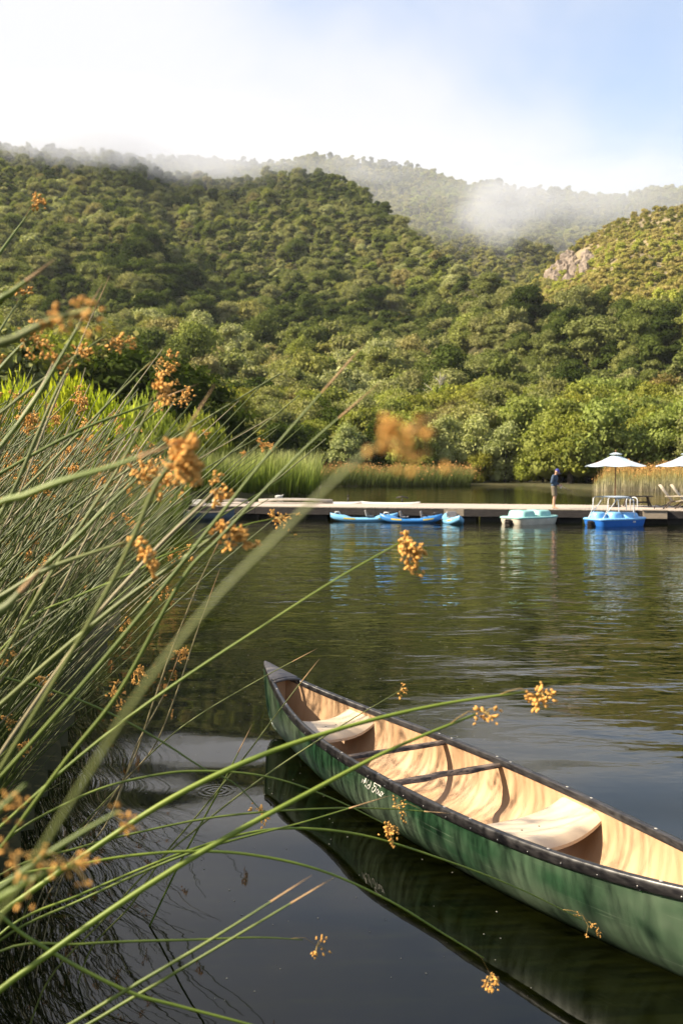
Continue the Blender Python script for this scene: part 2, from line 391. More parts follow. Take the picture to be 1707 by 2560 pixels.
def trunk_mesh(name, seed, H, W, blobs, rad, multi=1):
    b = MB(); r = random.Random(seed)
    for k in range(multi):
        ox, oy = (0, 0) if multi == 1 else (r.uniform(-.12,.12)*W, r.uniform(-.12,.12)*W)
        tx, ty = ox*2+r.uniform(-.05,.05)*W, oy*2+r.uniform(-.05,.05)*W
        pts = [(ox,oy,-.4), (ox*1.1,oy*1.1,H*.12), (ox*1.4+r.uniform(-.03,.03)*W,oy*1.4,H*.28), (tx,ty,H*.5), (tx*1.1,ty*1.1,H*.7)]
        b.tube(pts, [rad*1.35, rad, rad*.85, rad*.55, rad*.2], 7)
    for (c, rr) in blobs[:7]:
        f = min(max(c[2]-.25*W, H*.15), H*.5)
        b.tube([(0,0,f*.8), (c[0]*.45, c[1]*.45, f*.8+(c[2]-f*.8)*.6), c], [rad*.5, rad*.33, rad*.1], 5)
    return b.mesh(name, m_bark)
TREES = {}
def kind(name, variants):
    L = []
    for (seed, W, H, nb, nl, lf, z0, up, spk, tr, mul) in variants:
        cm, bl = crown_mesh('crown', seed, W, H, nb, nl, lf, z0, up, True, spk)
        L.append((cm, trunk_mesh('trunk', seed, H, W, bl, tr, mul), H, W))
    TREES[name] = L
kind('willow', [(s, 11, 12, 30, 8500, .24, .0, .15, 0, .22, 3) for s in (1,2,3,4,5)])
kind('oak', [(s, 13, 11, 28, 6500, .28, .08, -.05, 0, .40, 1) for s in (11,12,13,14)])
kind('oak_hill', [(s, 8.5, 8.2, 12, 1500, .38, .08, .0, 0, .25, 1) for s in (21,22,23,24,25)])
kind('shrub', [(s, 5, 3.6, 16, 2600, .17, .0, .35, .75, .06, 4) for s in (31,32,33)])
GREENS = {'dark green': (.055,.075,.022), 'grey-green': (.26,.25,.125), 'olive': (.25,.25,.07), 'silvery green': (.37,.40,.24), 'fresh green': (.245,.265,.095),
          'yellow-green': (.32,.34,.085), 'brownish': (.20,.15,.08), 'bright yellow-green': (.46,.50,.06)}
crown_sources = []
def tree(kindname, var, x, y, h, colour, name, label, cat='tree', group=None, rz=0., wide=1., z=None):
    cm, tm, H, W = TREES[kindname][var % len(TREES[kindname])]
    s = h/H
    root = empty(name, (x, y, gz(x, y)-.1 if z is None else z), rz, label, cat, group)
    root.scale = (s*wide, s*wide, s)
    c = link('crown', cm, root); t = link('trunk', tm, root)
    j = random.uniform(.85, 1.15); k = random.uniform(.93, 1.07); cc = GREENS[colour]
    j *= KC; c.color = (cc[0]*j*k, cc[1]*j*1.03, cc[2]*j/k*.72, 1)
    return root, c
def at(px, D): return (px-853.5)/F*D
# shore willows: (pixel column, depth, height, colour, label)
SHORE = [
 (1256, 139, 9.6, 'silvery green', 'pale willow on the far shore with its crown rising directly left of the fishing person'),
 (1372, 139, 10.6, 'fresh green', 'rounded willow on the far shore directly behind the fishing person'),
 (1505, 139, 11.4, 'fresh green', 'tall willow on the far shore behind the complete white umbrella'),
 (1626, 141, 13.2, 'fresh green', 'tall bushy willow on the far shore between the two white umbrellas'),
 (1745, 139, 12.0, 'silvery green', 'willow on the far shore behind the cropped white umbrella at the edge'),
 (1176, 141, 10.9, 'silvery green', 'silvery willow on the far shore above the teal pedal boat bow'),
 (1108, 141, 10.6, 'silvery green', 'silvery willow on the far shore above the end-on kayak'),
 (1028, 138, 10.0, 'fresh green', 'green willow on the far shore above the two-seat kayak'),
 (950, 141, 9.4, 'dark green', 'dark green willow behind the orange-tipped reeds'),
 (868, 139, 8.8, 'silvery green', 'pale willow behind the low orange-tipped reeds, above the single blue kayak'),
 (790, 141, 8.4, 'dark green', 'dark shore bush behind the marsh where cattails meet orange-tipped reeds'),
 (700, 136, 8.0, 'dark green', 'dark shore bush behind the middle of the bright cattail bed'),
 (610, 131, 8.2, 'dark green', 'dark shore bush behind the left half of the bright cattail bed'),
 (1315, 137, 5.2, 'yellow-green', 'small yellow-green bush at the waterline just left of the fishing person'),
 (1440, 136.5, 5.6, 'olive', 'low olive bush at the waterline between fishing person and tan reeds'),
 (1200, 137.5, 5.0, 'olive', 'low olive bush at the waterline above the teal pedal boat'),
 (1060, 133, 4.2, 'fresh green', 'low green bush at the end of the orange-tipped reeds'),
]
for i, (px, D, h, c, lab) in enumerate(SHORE):
    small = h < 6
    o, cr = tree('willow', i*2+1, at(px, D), D, h*.96, c, 'willow_shrub' if small else 'willow_tree', lab, 'shrub' if small else 'tree',
         'willows along the far shore', rz=i*1.3, wide=random.uniform(.95, 1.1) if small else random.uniform(.85, 1.02))
# dark oaks on the left bank
LEFT = [(330, 100, 14.8, 'dark green', 1.2, 'large dark spreading oak behind the yellow-green shrubs on the left bank'),
        (150, 104, 17., 'olive', 1.0, 'tall olive oak left of the large dark spreading oak'),
        (20, 98, 17., 'grey-green', 1.0, 'grey-green oak behind the bulrush tips on the left bank'),
        (470, 112, 14.0, 'dark green', 1.0, 'dark oak just right of the large spreading oak on the left bank'),
        (250, 124, 21., 'grey-green', .9, 'lichen-grey oak standing behind the large dark spreading oak'),
        (545, 132, 13.2, 'olive', .9, 'olive oak behind the left end of the bright cattail bed')]
for i, (px, D, h, c, w, lab) in enumerate(LEFT):
    tree('oak', i, at(px, D), D, h, c, 'oak_tree', lab, 'tree', 'oaks on the left bank', rz=i*2.1, wide=w)
SHR = [(70, 60, 6.9, 'bright yellow-green', 'bright yellow-green shrub behind the thickest bulrush tips'),
       (170, 60, 7.0, 'bright yellow-green', 'tallest bright yellow-green shrub under the large dark oak'),
       (262, 60, 6.2, 'bright yellow-green', 'rounded bright yellow-green shrub under the right half of the large dark oak'),
       (368, 64, 6.5, 'yellow-green', 'yellow-green shrub behind the bulrush flower heads, right of the bright ones'),
       (500, 92, 6.8, 'yellow-green', 'light green shrub at the left edge of the bright cattail bed'),
       (-40, 58, 6.9, 'bright yellow-green', 'bright yellow-green shrub at the frame edge behind the bulrushes'),
       (440, 82, 5.4, 'olive', 'low olive shrub between the yellow-green shrubs and the cattail bed')]
for i, (px, D, h, c, lab) in enumerate(SHR):
    tree('shrub', i, at(px, D), D, h, c, 'leafy_shrub', lab, 'shrub', 'yellow-green shrubs on the left bank', rz=i*1.7, wide=.62)

# hillside woods: nearest trees singly, the rest as one wood
def scatter(az0, az1, r0, r1, zf, spacing, seed, ok=None):
    g = np.random.default_rng(seed); pts = []; r = r0
    while r < r1:
        n = max(int((az1-az0)*r/spacing), 2)
        a = az0 + (np.arange(n)+g.uniform(-.38, .38, n)+g.uniform())*(az1-az0)/n
        rr = r + g.uniform(-.4, .4, n)*spacing
        pts.append(np.stack([a, rr], -1)); r += spacing*.92
    P = np.concatenate(pts)
    if ok is not None: P = P[ok(P[:,0], P[:,1])]
    z = zf(P[:,0], P[:,1]); return P, np.stack([P[:,0]*0+P[:,1]*np.sin(P[:,0]), P[:,1]*np.cos(P[:,0]), z], -1)
okn = lambda a, r: (r < tab(NR, az2px(a))*1.04) & (r*np.cos(a) > far_shore(r*np.sin(a))+17)
PA, PW = scatter(-.47, .47, 132, 820, hill_z, 5.9, 5, okn)
order = np.argsort(PA[:,1]+(np.abs(PA[:,0]) > .37)*400)
NEAR = 262
SPANS = [(120,'at the left frame edge'),(260,'over the tallest bright shrub'),(400,'over the large dark spreading oak'),(540,"over the cattail bed's left end"),(700,"over the cattail bed's middle"),(820,"over the cattail bed's right end"),(950,'over the single blue kayak'),(1080,'over the two-seat kayak'),(1200,'over the end-on kayak'),(1330,'over the teal pedal boat'),(1450,'over the fishing person'),(1600,'over the whole umbrella'),(3000,'over the cropped umbrella')]
cols = ['grey-green', 'olive', 'fresh green', 'grey-green', 'olive', 'dark green', 'yellow-green', 'brownish']
tmp = []
for k in order[:NEAR]:
    a, r = PA[k]; x, y, _ = PW[k]
    tmp.append((float(az2px(a)), float(r), float(x), float(y)))
count = {}
for k, (px, r, x, y) in enumerate(tmp):
    right = px > 900
    w = [.18,.22,.32,.08,.08,.03,.08,.01] if right else [.34,.22,.05,.16,.06,.14,.01,.02]
    c = str(rng.choice(cols, p=np.array(w)/sum(w)))
    sp = [s for lim, s in SPANS if px < lim][0]
    big = r < 185
    h = rng.uniform(8.5, 12) if right and big else rng.uniform(7.2, 10)
    row = 'bottom hillside row' if r < 158 else ('second hillside row' if r < 178 else 'third hillside row')
    lab = f'{"tall" if h > 8.9 else "low"} {c} oak, {row}, {sp}'
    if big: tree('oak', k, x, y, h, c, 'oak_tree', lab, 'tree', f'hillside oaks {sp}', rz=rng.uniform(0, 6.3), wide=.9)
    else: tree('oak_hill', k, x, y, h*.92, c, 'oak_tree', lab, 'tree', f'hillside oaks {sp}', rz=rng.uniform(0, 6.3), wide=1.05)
for i, (px, r_, h, lab) in enumerate(((1098, 205, 10.5, 'bare grey dead tree with forked branches on the hillside over the end-on kayak'), (470, 230, 10, 'bare pale dead tree on the hillside over the cattails'), (1350, 190, 9, 'thin bare dead tree on the hillside over the teal pedal boat'))):
    b = MB(); q = random.Random(i+5); x_, y_ = at(px, r_), r_
    b.tube([(0,0,-.5),(.1,0,h*.3),(-.15,.1,h*.6),(.1,0,h)], [.26,.2,.12,.03], 7)
    for k in range(11):
        z0 = h*q.uniform(.3,.85); a_ = q.uniform(0,6.3); L = (h-z0)*q.uniform(.4,.75)+.6; m_ = Vector((math.cos(a_)*L*.5, math.sin(a_)*L*.5, z0+L*.3)); e_ = Vector((math.cos(a_+.4)*L, math.sin(a_+.4)*L, z0+L*.8))
        b.tube([(0,0,z0), m_, e_], [.09,.06,.015], 5); b.tube([m_, m_+Vector((q.uniform(-.8,.8), q.uniform(-.8,.8), L*.5))], [.045,.01], 4)
    o = b.build('bare_tree', mat('grey_deadwood', (.36,.33,.29), .9, .2, 2)); o.location = (x_, y_, gz(x_, y_)); tag(o, lab, 'tree', 'bare trees on the hillside')
def forest(name, pts, sources, material, smin, smax, seed, hmean=1.0):
    g = np.random.default_rng(seed); n = len(pts)
    me = bpy.data.meshes.new(name); me.vertices.add(n); me.vertices.foreach_set('co', pts.astype(np.float32).ravel())
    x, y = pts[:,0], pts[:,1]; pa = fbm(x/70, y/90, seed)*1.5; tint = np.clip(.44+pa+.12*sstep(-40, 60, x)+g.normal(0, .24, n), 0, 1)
    sc_ = (1.12-.22*sstep(250, 600, np.hypot(x, y)))*np.clip(g.normal((smin+smax)/2, (smax-smin)/3.2, n)+fbm(x/50, y/50, seed+4)*.5, smin*.7, smax*1.25)
    for nm, tp, arr in (('idx', 'INT', g.integers(0, len(sources), n)), ('rz', 'FLOAT', g.uniform(0, 6.28, n)), ('tint', 'FLOAT', tint), ('scl', 'FLOAT_VECTOR', np.stack([sc_, sc_*g.uniform(.85,1.15,n), sc_*g.uniform(.75, 1.3, n)], -1))):
        at_ = me.attributes.new(nm, tp, 'POINT')
        if tp == 'FLOAT_VECTOR': at_.data.foreach_set('vector', arr.astype(np.float32).ravel())
        else: at_.data.foreach_set('value', arr.astype(np.int32 if tp == 'INT' else np.float32))
    o = link(name, me); tag(o, kind='stuff')
    ng = bpy.data.node_groups.new(name, 'GeometryNodeTree')
    ng.interface.new_socket('Geometry', in_out='INPUT', socket_type='NodeSocketGeometry'); ng.interface.new_socket('Geometry', in_out='OUTPUT', socket_type='NodeSocketGeometry')
    nn, ll = ng.nodes, ng.links
    gi, go = nn.new('NodeGroupInput'), nn.new('NodeGroupOutput'); iop = nn.new('GeometryNodeInstanceOnPoints'); gti = nn.new('GeometryNodeGeometryToInstance')
    js = nn.new('GeometryNodeJoinGeometry')
    for s in reversed(sources):
        oi = nn.new('GeometryNodeObjectInfo'); oi.inputs['Object'].default_value = s; oi.transform_space = 'ORIGINAL'
        gt = nn.new('GeometryNodeGeometryToInstance'); sm = nn.new('GeometryNodeSetMaterial'); sm.inputs['Material'].default_value = material
        ll.new(oi.outputs['Geometry'], sm.inputs[0]); ll.new(sm.outputs[0], gt.inputs[0]); ll.new(gt.outputs[0], js.inputs[0])
    def na(nm, tp):
        a_ = nn.new('GeometryNodeInputNamedAttribute'); a_.data_type = tp; a_.inputs[0].default_value = nm; return a_.outputs[0]
    cx_ = nn.new('ShaderNodeCombineXYZ'); ll.new(na('rz', 'FLOAT'), cx_.inputs[2])
    e2r = nn.new('FunctionNodeEulerToRotation'); ll.new(cx_.outputs[0], e2r.inputs[0])
    ll.new(gi.outputs[0], iop.inputs['Points']); ll.new(js.outputs[0], iop.inputs['Instance']); iop.inputs['Pick Instance'].default_value = True
    ll.new(na('idx', 'INT'), iop.inputs['Instance Index']); ll.new(e2r.outputs[0], iop.inputs['Rotation']); ll.new(na('scl', 'FLOAT_VECTOR'), iop.inputs['Scale'])
    ll.new(iop.outputs[0], go.inputs[0])
    md = o.modifiers.new('wood', 'NODES'); md.node_group = ng
    return o
srcs = []
for k in range(5):
    o, c = tree('oak_hill', k, *[(at(p, 236), 236.) for p in (560, 700, 880, 1010, 1130)][k], 8.2, ['grey-green','olive','dark green','fresh green','grey-green'][k], 'oak_tree',
                f'{["grey-green","olive","dark green","fresh green","grey-green"][k]} oak among its neighbours halfway up the hillside, {["above the cattails","above the orange-tipped reeds","above the single blue kayak","above the two-seat kayak","above the end-on kayak"][k]}', 'tree', 'hillside oaks halfway up')
    srcs.append(c)
big = [o for o in COL.objects if o.name.startswith('crown') and o.data in [t[0] for t in TREES['oak']][:2]+[TREES['willow'][1][0]]]
more = [next(o for o in big if o.data == m) for m in dict.fromkeys(o.data for o in big)]
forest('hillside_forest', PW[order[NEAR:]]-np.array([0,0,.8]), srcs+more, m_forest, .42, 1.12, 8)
okr = lambda a, r: vnoise(r*np.sin(a)/30, r*np.cos(a)/30, 77) > .03
PA2, PW2 = scatter(-.45, .45, 600, 1470, ridge_z, 9.6, 15, okr)
forest('ridge_forest', PW2-np.array([0,0,1.2]), srcs, m_forest_far, .85, 1.6, 9)
# bare crag on the right hill
def crag(a, r):
    px = az2px(a); el = 1168-F*rhill_z(a, r)/r
    n = fbm(px/60, el/90, 4)*50
    return np.maximum(0, 1-np.abs(px-1420-.3*(680-el)+n)/95)*np.maximum(0, 1-np.abs(el-676)/62)
okh = lambda a, r: (crag(a, r)*1.3 < vnoise(r*np.sin(a)/5, r*np.cos(a)/5, 19)) & (az2px(a) > 1215) & (vnoise(r*np.sin(a)/12, r*np.cos(a)/12, 7) > .12)
PA3, PW3 = scatter(.12, .47, 335, 745, rhill_z, 4.7, 25, okh)
forest('hill_forest', PW3-np.array([0,0,1.0]), srcs, m_forest_dry, .38, .80, 10)
a0 = math.atan((1430-853.5)/F); r0_ = 560.
cragr = empty('rock_outcrop', (r0_*math.sin(a0), r0_*math.cos(a0), float(rhill_z(np.array(a0), np.array(r0_)))), 0, 'pale pinkish rock face in the bare patch on the hill behind the umbrellas', 'rock')
rr_ = random.Random(12); gA = np.random.default_rng(12); made = 0
for t in range(6000):
    if made >= 46: break
    a = math.atan((gA.uniform(1320, 1530)-853.5)/F); r = gA.uniform(420, 690)
    if float(crag(np.array(a), np.array(r))) < .25: continue
    b = MB(); s = gA.uniform(1.6, 4.6)
    b.ball((0,0,0), (s, s*.8, s*1.3), 9, 7)
    b.v = [tuple(Vector(v)*(1+.28*math.sin(v[0]*1.3+made)*math.cos(v[2]*1.1+made*2)+gA.uniform(-.10,.10))) for v in b.v]
    o = b.build('rock', m_rock, cragr, smooth=False); o.location = Vector((r*math.sin(a), r*math.cos(a), float(rhill_z(np.array(a), np.array(r)))+s*.15))-cragr.location
    made += 1

# ------------------------------------------------------------------ marsh beds (nobody could count the blades)
hvar = lambda x, y, a, s: 1+a*(vnoise(x/s, y/s, 3)-.5)*2
def blade_bed(name, P, hf, wf, lean, material, seed, segs=3, wind=(.25, .0), edge=None, heads=None, head_mat=None, z=None):
    g = np.random.default_rng(seed); n = len(P); x, y = P[:,0], P[:,1]
    zz = np.full(n, -.05) if z is None else z
    h = hf(n, g)*hvar(x, y, .16, 2.2)
    if edge: h = h*(.3+.7*sstep(0, edge[1], x/y-edge[0]+.012*(vnoise(y*1.3, x*.9, 5)-.5)))
    w = wf(n, g); a = g.uniform(0, 2*np.pi, n); l = np.abs(g.normal(0, lean, n)); fa = g.uniform(0, np.pi, n)
    lx, ly = np.cos(a)*l+wind[0], np.sin(a)*l+wind[1]
    V = []; T = []
    for k in range(segs+1):
        t = k/segs; c = t**1.8
        px, py = x+lx*h*c*.8, y+ly*h*c*.8; pz = zz+h*(t-.12*c*(lx**2+ly**2)**.5)
        ww = w*(1-t**2*.85)*.5
        V.append(np.stack([px-np.cos(fa)*ww, py-np.sin(fa)*ww, pz], -1)); V.append(np.stack([px+np.cos(fa)*ww, py+np.sin(fa)*ww, pz], -1)); T += [np.full(n, t)]*2
    V = np.stack(V, 1); T = np.stack(T, 1); m = 2*(segs+1)
    Q = np.concatenate([np.stack([np.arange(n)*m+2*k, np.arange(n)*m+2*k+1, np.arange(n)*m+2*k+3, np.arange(n)*m+2*k+2], -1) for k in range(segs)])
    Vf, Tf = V.reshape(-1,3), T.ravel(); MI = np.zeros(len(Q))
    if heads:
        sel = g.random(n) < heads; tipp = V[sel].reshape(-1, m, 3)[:, -2:].mean(1); k = len(tipp); q = []
        for r in range(3):
            c = tipp + g.normal(size=(k,3))*np.array([.07,.07,.10])-np.array([0,0,.06]); s = g.uniform(.03,.075,(k,1)); d = g.normal(size=(k,3)); d /= np.linalg.norm(d,axis=1)[:,None]; e = np.cross(d, g.normal(size=(k,3))); e /= np.linalg.norm(e,axis=1)[:,None]
            q.append(np.stack([c-d*s*1.5, c+e*s, c+d*s*1.5, c-e*s], 1))
        q = np.concatenate(q).reshape(-1,3); Qh = np.arange(len(q)).reshape(-1,4)+len(Vf)
        Vf = np.concatenate([Vf, q]); Tf = np.concatenate([Tf, np.ones(len(q))]); Q = np.concatenate([Q, Qh]); MI = np.concatenate([MI, np.ones(len(Qh))])
    o = link(name, np_mesh(name, Vf, Q, [material, head_mat or material], False, MI, Tf)); tag(o, kind='stuff'); return o
def area(px0, px1, d0, d1, n, seed, cond=None):
    g = np.random.default_rng(seed); D = np.sqrt(g.uniform(d0**2, d1**2, n)); px = g.uniform(px0, px1, n)
    P = np.stack([(px-853.5)/F*D, D], -1)
    return P if cond is None else P[cond(P[:,0], P[:,1])]
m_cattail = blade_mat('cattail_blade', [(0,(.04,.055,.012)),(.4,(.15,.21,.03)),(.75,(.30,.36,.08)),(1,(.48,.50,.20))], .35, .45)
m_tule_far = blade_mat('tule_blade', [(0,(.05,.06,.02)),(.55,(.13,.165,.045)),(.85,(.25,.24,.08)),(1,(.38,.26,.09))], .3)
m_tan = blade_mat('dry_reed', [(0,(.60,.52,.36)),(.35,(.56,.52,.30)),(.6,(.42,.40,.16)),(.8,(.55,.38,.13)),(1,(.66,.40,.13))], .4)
m_orange = mat('seed_head', (.42,.19,.05), .8, .4, 9, spec=.15, col2=(.62,.36,.13))
onl = lambda x, y: land(x, y) > -.6
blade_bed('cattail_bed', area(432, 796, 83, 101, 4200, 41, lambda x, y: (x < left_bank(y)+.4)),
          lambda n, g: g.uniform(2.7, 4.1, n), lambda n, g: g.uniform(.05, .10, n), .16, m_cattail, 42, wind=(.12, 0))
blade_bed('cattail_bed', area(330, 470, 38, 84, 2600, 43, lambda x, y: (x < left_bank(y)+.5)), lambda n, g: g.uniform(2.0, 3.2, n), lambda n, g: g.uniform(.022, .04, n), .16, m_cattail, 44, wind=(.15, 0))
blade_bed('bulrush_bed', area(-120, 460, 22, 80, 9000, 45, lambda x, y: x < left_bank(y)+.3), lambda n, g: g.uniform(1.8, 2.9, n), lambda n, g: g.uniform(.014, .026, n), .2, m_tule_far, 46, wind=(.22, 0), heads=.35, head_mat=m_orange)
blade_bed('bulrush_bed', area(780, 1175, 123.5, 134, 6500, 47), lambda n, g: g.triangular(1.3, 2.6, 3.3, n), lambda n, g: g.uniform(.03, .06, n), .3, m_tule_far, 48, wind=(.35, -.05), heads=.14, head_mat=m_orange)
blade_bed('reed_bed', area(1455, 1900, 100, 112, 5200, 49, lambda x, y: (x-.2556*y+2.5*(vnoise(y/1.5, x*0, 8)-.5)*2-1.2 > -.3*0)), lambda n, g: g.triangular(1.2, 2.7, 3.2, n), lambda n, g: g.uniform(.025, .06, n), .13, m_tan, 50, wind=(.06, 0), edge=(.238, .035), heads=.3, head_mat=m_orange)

# ------------------------------------------------------------------ dock
m_deck = mat('deck_wood', (.38,.32,.265), .8, .2, 3, stretch=(8,.7,1), col2=(.62,.53,.45), spec=.2)
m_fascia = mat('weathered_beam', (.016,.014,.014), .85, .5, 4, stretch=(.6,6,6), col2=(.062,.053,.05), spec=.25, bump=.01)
m_fascia2 = mat('pale_beam', (.30,.25,.19), .85, .25, 4, stretch=(.6,6,6), spec=.25)
m_dark = mat('float_plastic', (.012,.012,.012), .6, .3, 4)
m_white = mat('white_paint', (.72,.70,.66), .45, .1, 5)
m_iron = mat('dark_iron', (.035,.03,.028), .5, .3, 8, metal=.4)
DX, DY = -7.35, 47.57; DANG = -math.atan(.252); DZ = .60; DL, DW = 24.0, 5.3
dock = empty('dock', (DX, DY, 0), DANG, 'long grey wooden floating dock with a pale sunlit deck crossing the lake', 'dock')
plank_me = []
for k in range(4):
    b = MB(); b.box((0,0,0), (.142, DW, .038)); plank_me.append(b.mesh('plank', m_deck, False))
for i in range(160):
    o = link('plank', plank_me[i%4], dock); o.location = (.075+i*.15, DW/2-.03+random.uniform(-.02,.02), DZ-.019+random.uniform(-.003,.003))
x = 0.
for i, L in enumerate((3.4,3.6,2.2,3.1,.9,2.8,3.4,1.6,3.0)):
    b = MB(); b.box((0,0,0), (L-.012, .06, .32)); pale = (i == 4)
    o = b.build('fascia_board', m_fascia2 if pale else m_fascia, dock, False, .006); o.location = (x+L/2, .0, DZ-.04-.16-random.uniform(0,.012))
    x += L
for s_ in (0.0, DL):
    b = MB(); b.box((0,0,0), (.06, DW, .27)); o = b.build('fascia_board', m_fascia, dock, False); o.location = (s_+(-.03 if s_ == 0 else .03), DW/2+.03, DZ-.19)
for i in range(11):
    b = MB(); b.box((0,0,0), (2.16,1.1,.58)); o = b.build('float_shade_block', m_dark, dock, False, .04); o.location = (1.15+i*2.3, .85, .02)  # floats widened into a black panel that stands in for under-deck shadow
    b = MB(); b.box((0,0,0), (.10,.10,.30)); o = b.build('float_bracket', m_fascia, dock, False); o.location = (1.2+i*2.3, .12, .16)
def dk(px, back):
    """point on the deck: pixel column along the front edge, metres back from it"""
    u = (px-853.5)/F; y = (45.72)/(1+.252*u)+back; return Vector((u*y, y, DZ))
# pale step block hung on the front of the dock
b = MB(); b.box((0,0,.0), (.98,.30,.34)); b.box((0,-.02,.19), (1.04,.36,.04))
o = b.build('dock_step', m_fascia2, None, False, .008); p = dk(1637, -.20); o.location = (p.x, p.y, .41); o.rotation_euler.z = DANG
tag(o, 'pale timber step block fixed to the dock front right of the blue pedal boat', 'step')
# cleats and boards lying along the back edge
def cleat(px, back, w, h, lab):
    r = empty('mooring_cleat', dk(px, back), DANG, lab, 'cleat', 'dark cleats on the dock')
    b = MB(); b.tube([(0,0,0),(0,0,h*.7)], .035, 8); b.build('stem', m_iron, r)
    b = MB(); b.tube([(-w/2,0,h*.8),(0,0,h),(w/2,0,h*.8)], .035, 8); b.build('horn', m_iron, r)
cleat(870, 4.6, .12, .42, 'narrow upright dark cleat on the rear edge of the dock'); cleat(1005, 4.6, .62, .36, 'broad dark cleat on the rear edge of the dock')
def board(px0, px1, back, lab, h=.07, w=.5):
    p, q = dk(px0, back), dk(px1, back); c = (p+q)/2; L = (q-p).length
    b = MB(); P = []
    for i in range(13):
        t = i/12*2-1; hw = w/2*(1-abs(t)**3)**.5+.01; zz = .05*abs(t)**4
        P.append([(t*L/2, -hw, zz), (t*L/2, -hw*.9, h+zz), (t*L/2, 0, h*1.15+zz), (t*L/2, hw*.9, h+zz), (t*L/2, hw, zz), (t*L/2, 0, zz-.0)])
    b.grid([r_+[r_[0]] for r_ in P]); o = b.build('paddle_board', m_white, None, True)
    o.location = (c.x, c.y, DZ+.001); o.rotation_euler.z = DANG; tag(o, lab, 'board', 'white boards lying on the dock')
board(800, 905, 4.2, 'white board lying under the narrow upright cleat on the dock'); board(900, 1050, 4.4, 'long white board lying under the broad cleat on the dock', .06)

# ------------------------------------------------------------------ small craft at the dock
def hull_loft(b, L, W, zt, zb, n=22, m=9, ptop=3., mi=0):
    P = []
    for i in range(n+1):
        s = i/n*2-1; a = abs(s); hw = W*max(1-a**2.4, 0)**.6+.012; t_, b_ = zt(s), zb(s); row = []
        for j in range(2*m):
            q = 2*math.pi*j/(2*m); c, sn = math.cos(q), math.sin(q)
            y = hw*math.copysign(abs(c)**.7, c); z = (t_+b_)/2+(t_-b_)/2*math.copysign(abs(sn)**.8, sn)
            if sn > .3 and -.55 < s < .45: z -= .09*min(1, (sn-.3)*3)*min(1, (.55+s)*6, (.45-s)*6)
            row.append((s*L/2, y, z))
        row.append(row[0]); P.append(row)
    b.grid(P, mi); 
    for e in (0, -1): b.add(P[e][:-1], [tuple(range(2*m))], mi)
def plastic(n, c, v=.08): return mat(n, c, .38, v, 3, spec=.5)
m_kblue = plastic('kayak_blue', (.035,.20,.52)); m_klight = plastic('kayak_light_blue', (.20,.50,.78)); m_yellow = plastic('yellow_decal', (.75,.58,.05)); m_seat = mat('seat_grey', (.28,.26,.25), .7); m_strap = mat('strap', (.02,.02,.02), .6)
def kayak(px, y, yaw, L, W, m, lab, seats, label_y=True):
    r = empty('kayak', ((px-853.5)/F*y, y, 0), R(yaw), lab, 'kayak', 'blue kayaks moored at the dock')
    b = MB(); hull_loft(b, L, W/2, lambda s: .27+.13*abs(s)**3, lambda s: -.07+.26*abs(s)**4); b.build('hull', m, r)
    for sx_ in seats:
        st = MB(); st.box((sx_,0,.25), (.34,.40,.05)); st.box((sx_-.17,0,.38), (.06,.42,.26), Matrix.Rotation(R(-14),3,'Y')); s_ = st.build('seat', m_seat, r, False, .02)
        q = MB()
        for sd_ in (-1,1): q.tube([(sx_-.17,sd_*.21,.42),(sx_+.12,sd_*.27,.28)], .014, 6)
        q.build('strap', m_strap, s_)
    for e in (-1, 1):
        h = MB(); x0 = e*L*.40; h.tube([(x0-.12,0,.30),(x0-.08,0,.43),(x0+.08,0,.43),(x0+.16,0,.30)], [.02,.03,.03,.02], 8); h.build('carry_handle', m_white if e < 0 else m_strap, r)
    for s_ in (-.25, .32):
        dcl = MB(); P = []
        for i in range(7):
            s = s_*2*.9+(i/6-.5)*.34; row = []
            for qa in (.02, .16, .30):
                a = abs(s); hw = W/2*(1-a**2.4)**.6+.012+.006; t_, b_ = .27+.13*a**3, -.07+.26*a**4
                c, sn = math.cos(qa), math.sin(qa); row.append((s*L/2, -hw*c**.7, (t_+b_)/2+(t_-b_)/2*(abs(sn)**.8)*1.02))
            P.append(row)
        dcl.grid(P); dcl.build('decal', m_yellow, r)
    return r
kayak(910, 44.35, 2, 3.0, .74, m_klight, 'light blue kayak half hidden behind the two-seat kayak', (.25,))
kayak(1027, 43.5, -9, 2.72, .74, m_kblue, 'deep blue two-seat kayak with grey seats lying alongside the dock', (-.28, .62))
kayak(1131, 43.0, -83, 2.5, .76, m_klight, 'light blue kayak moored end-on to the dock', (.0,))

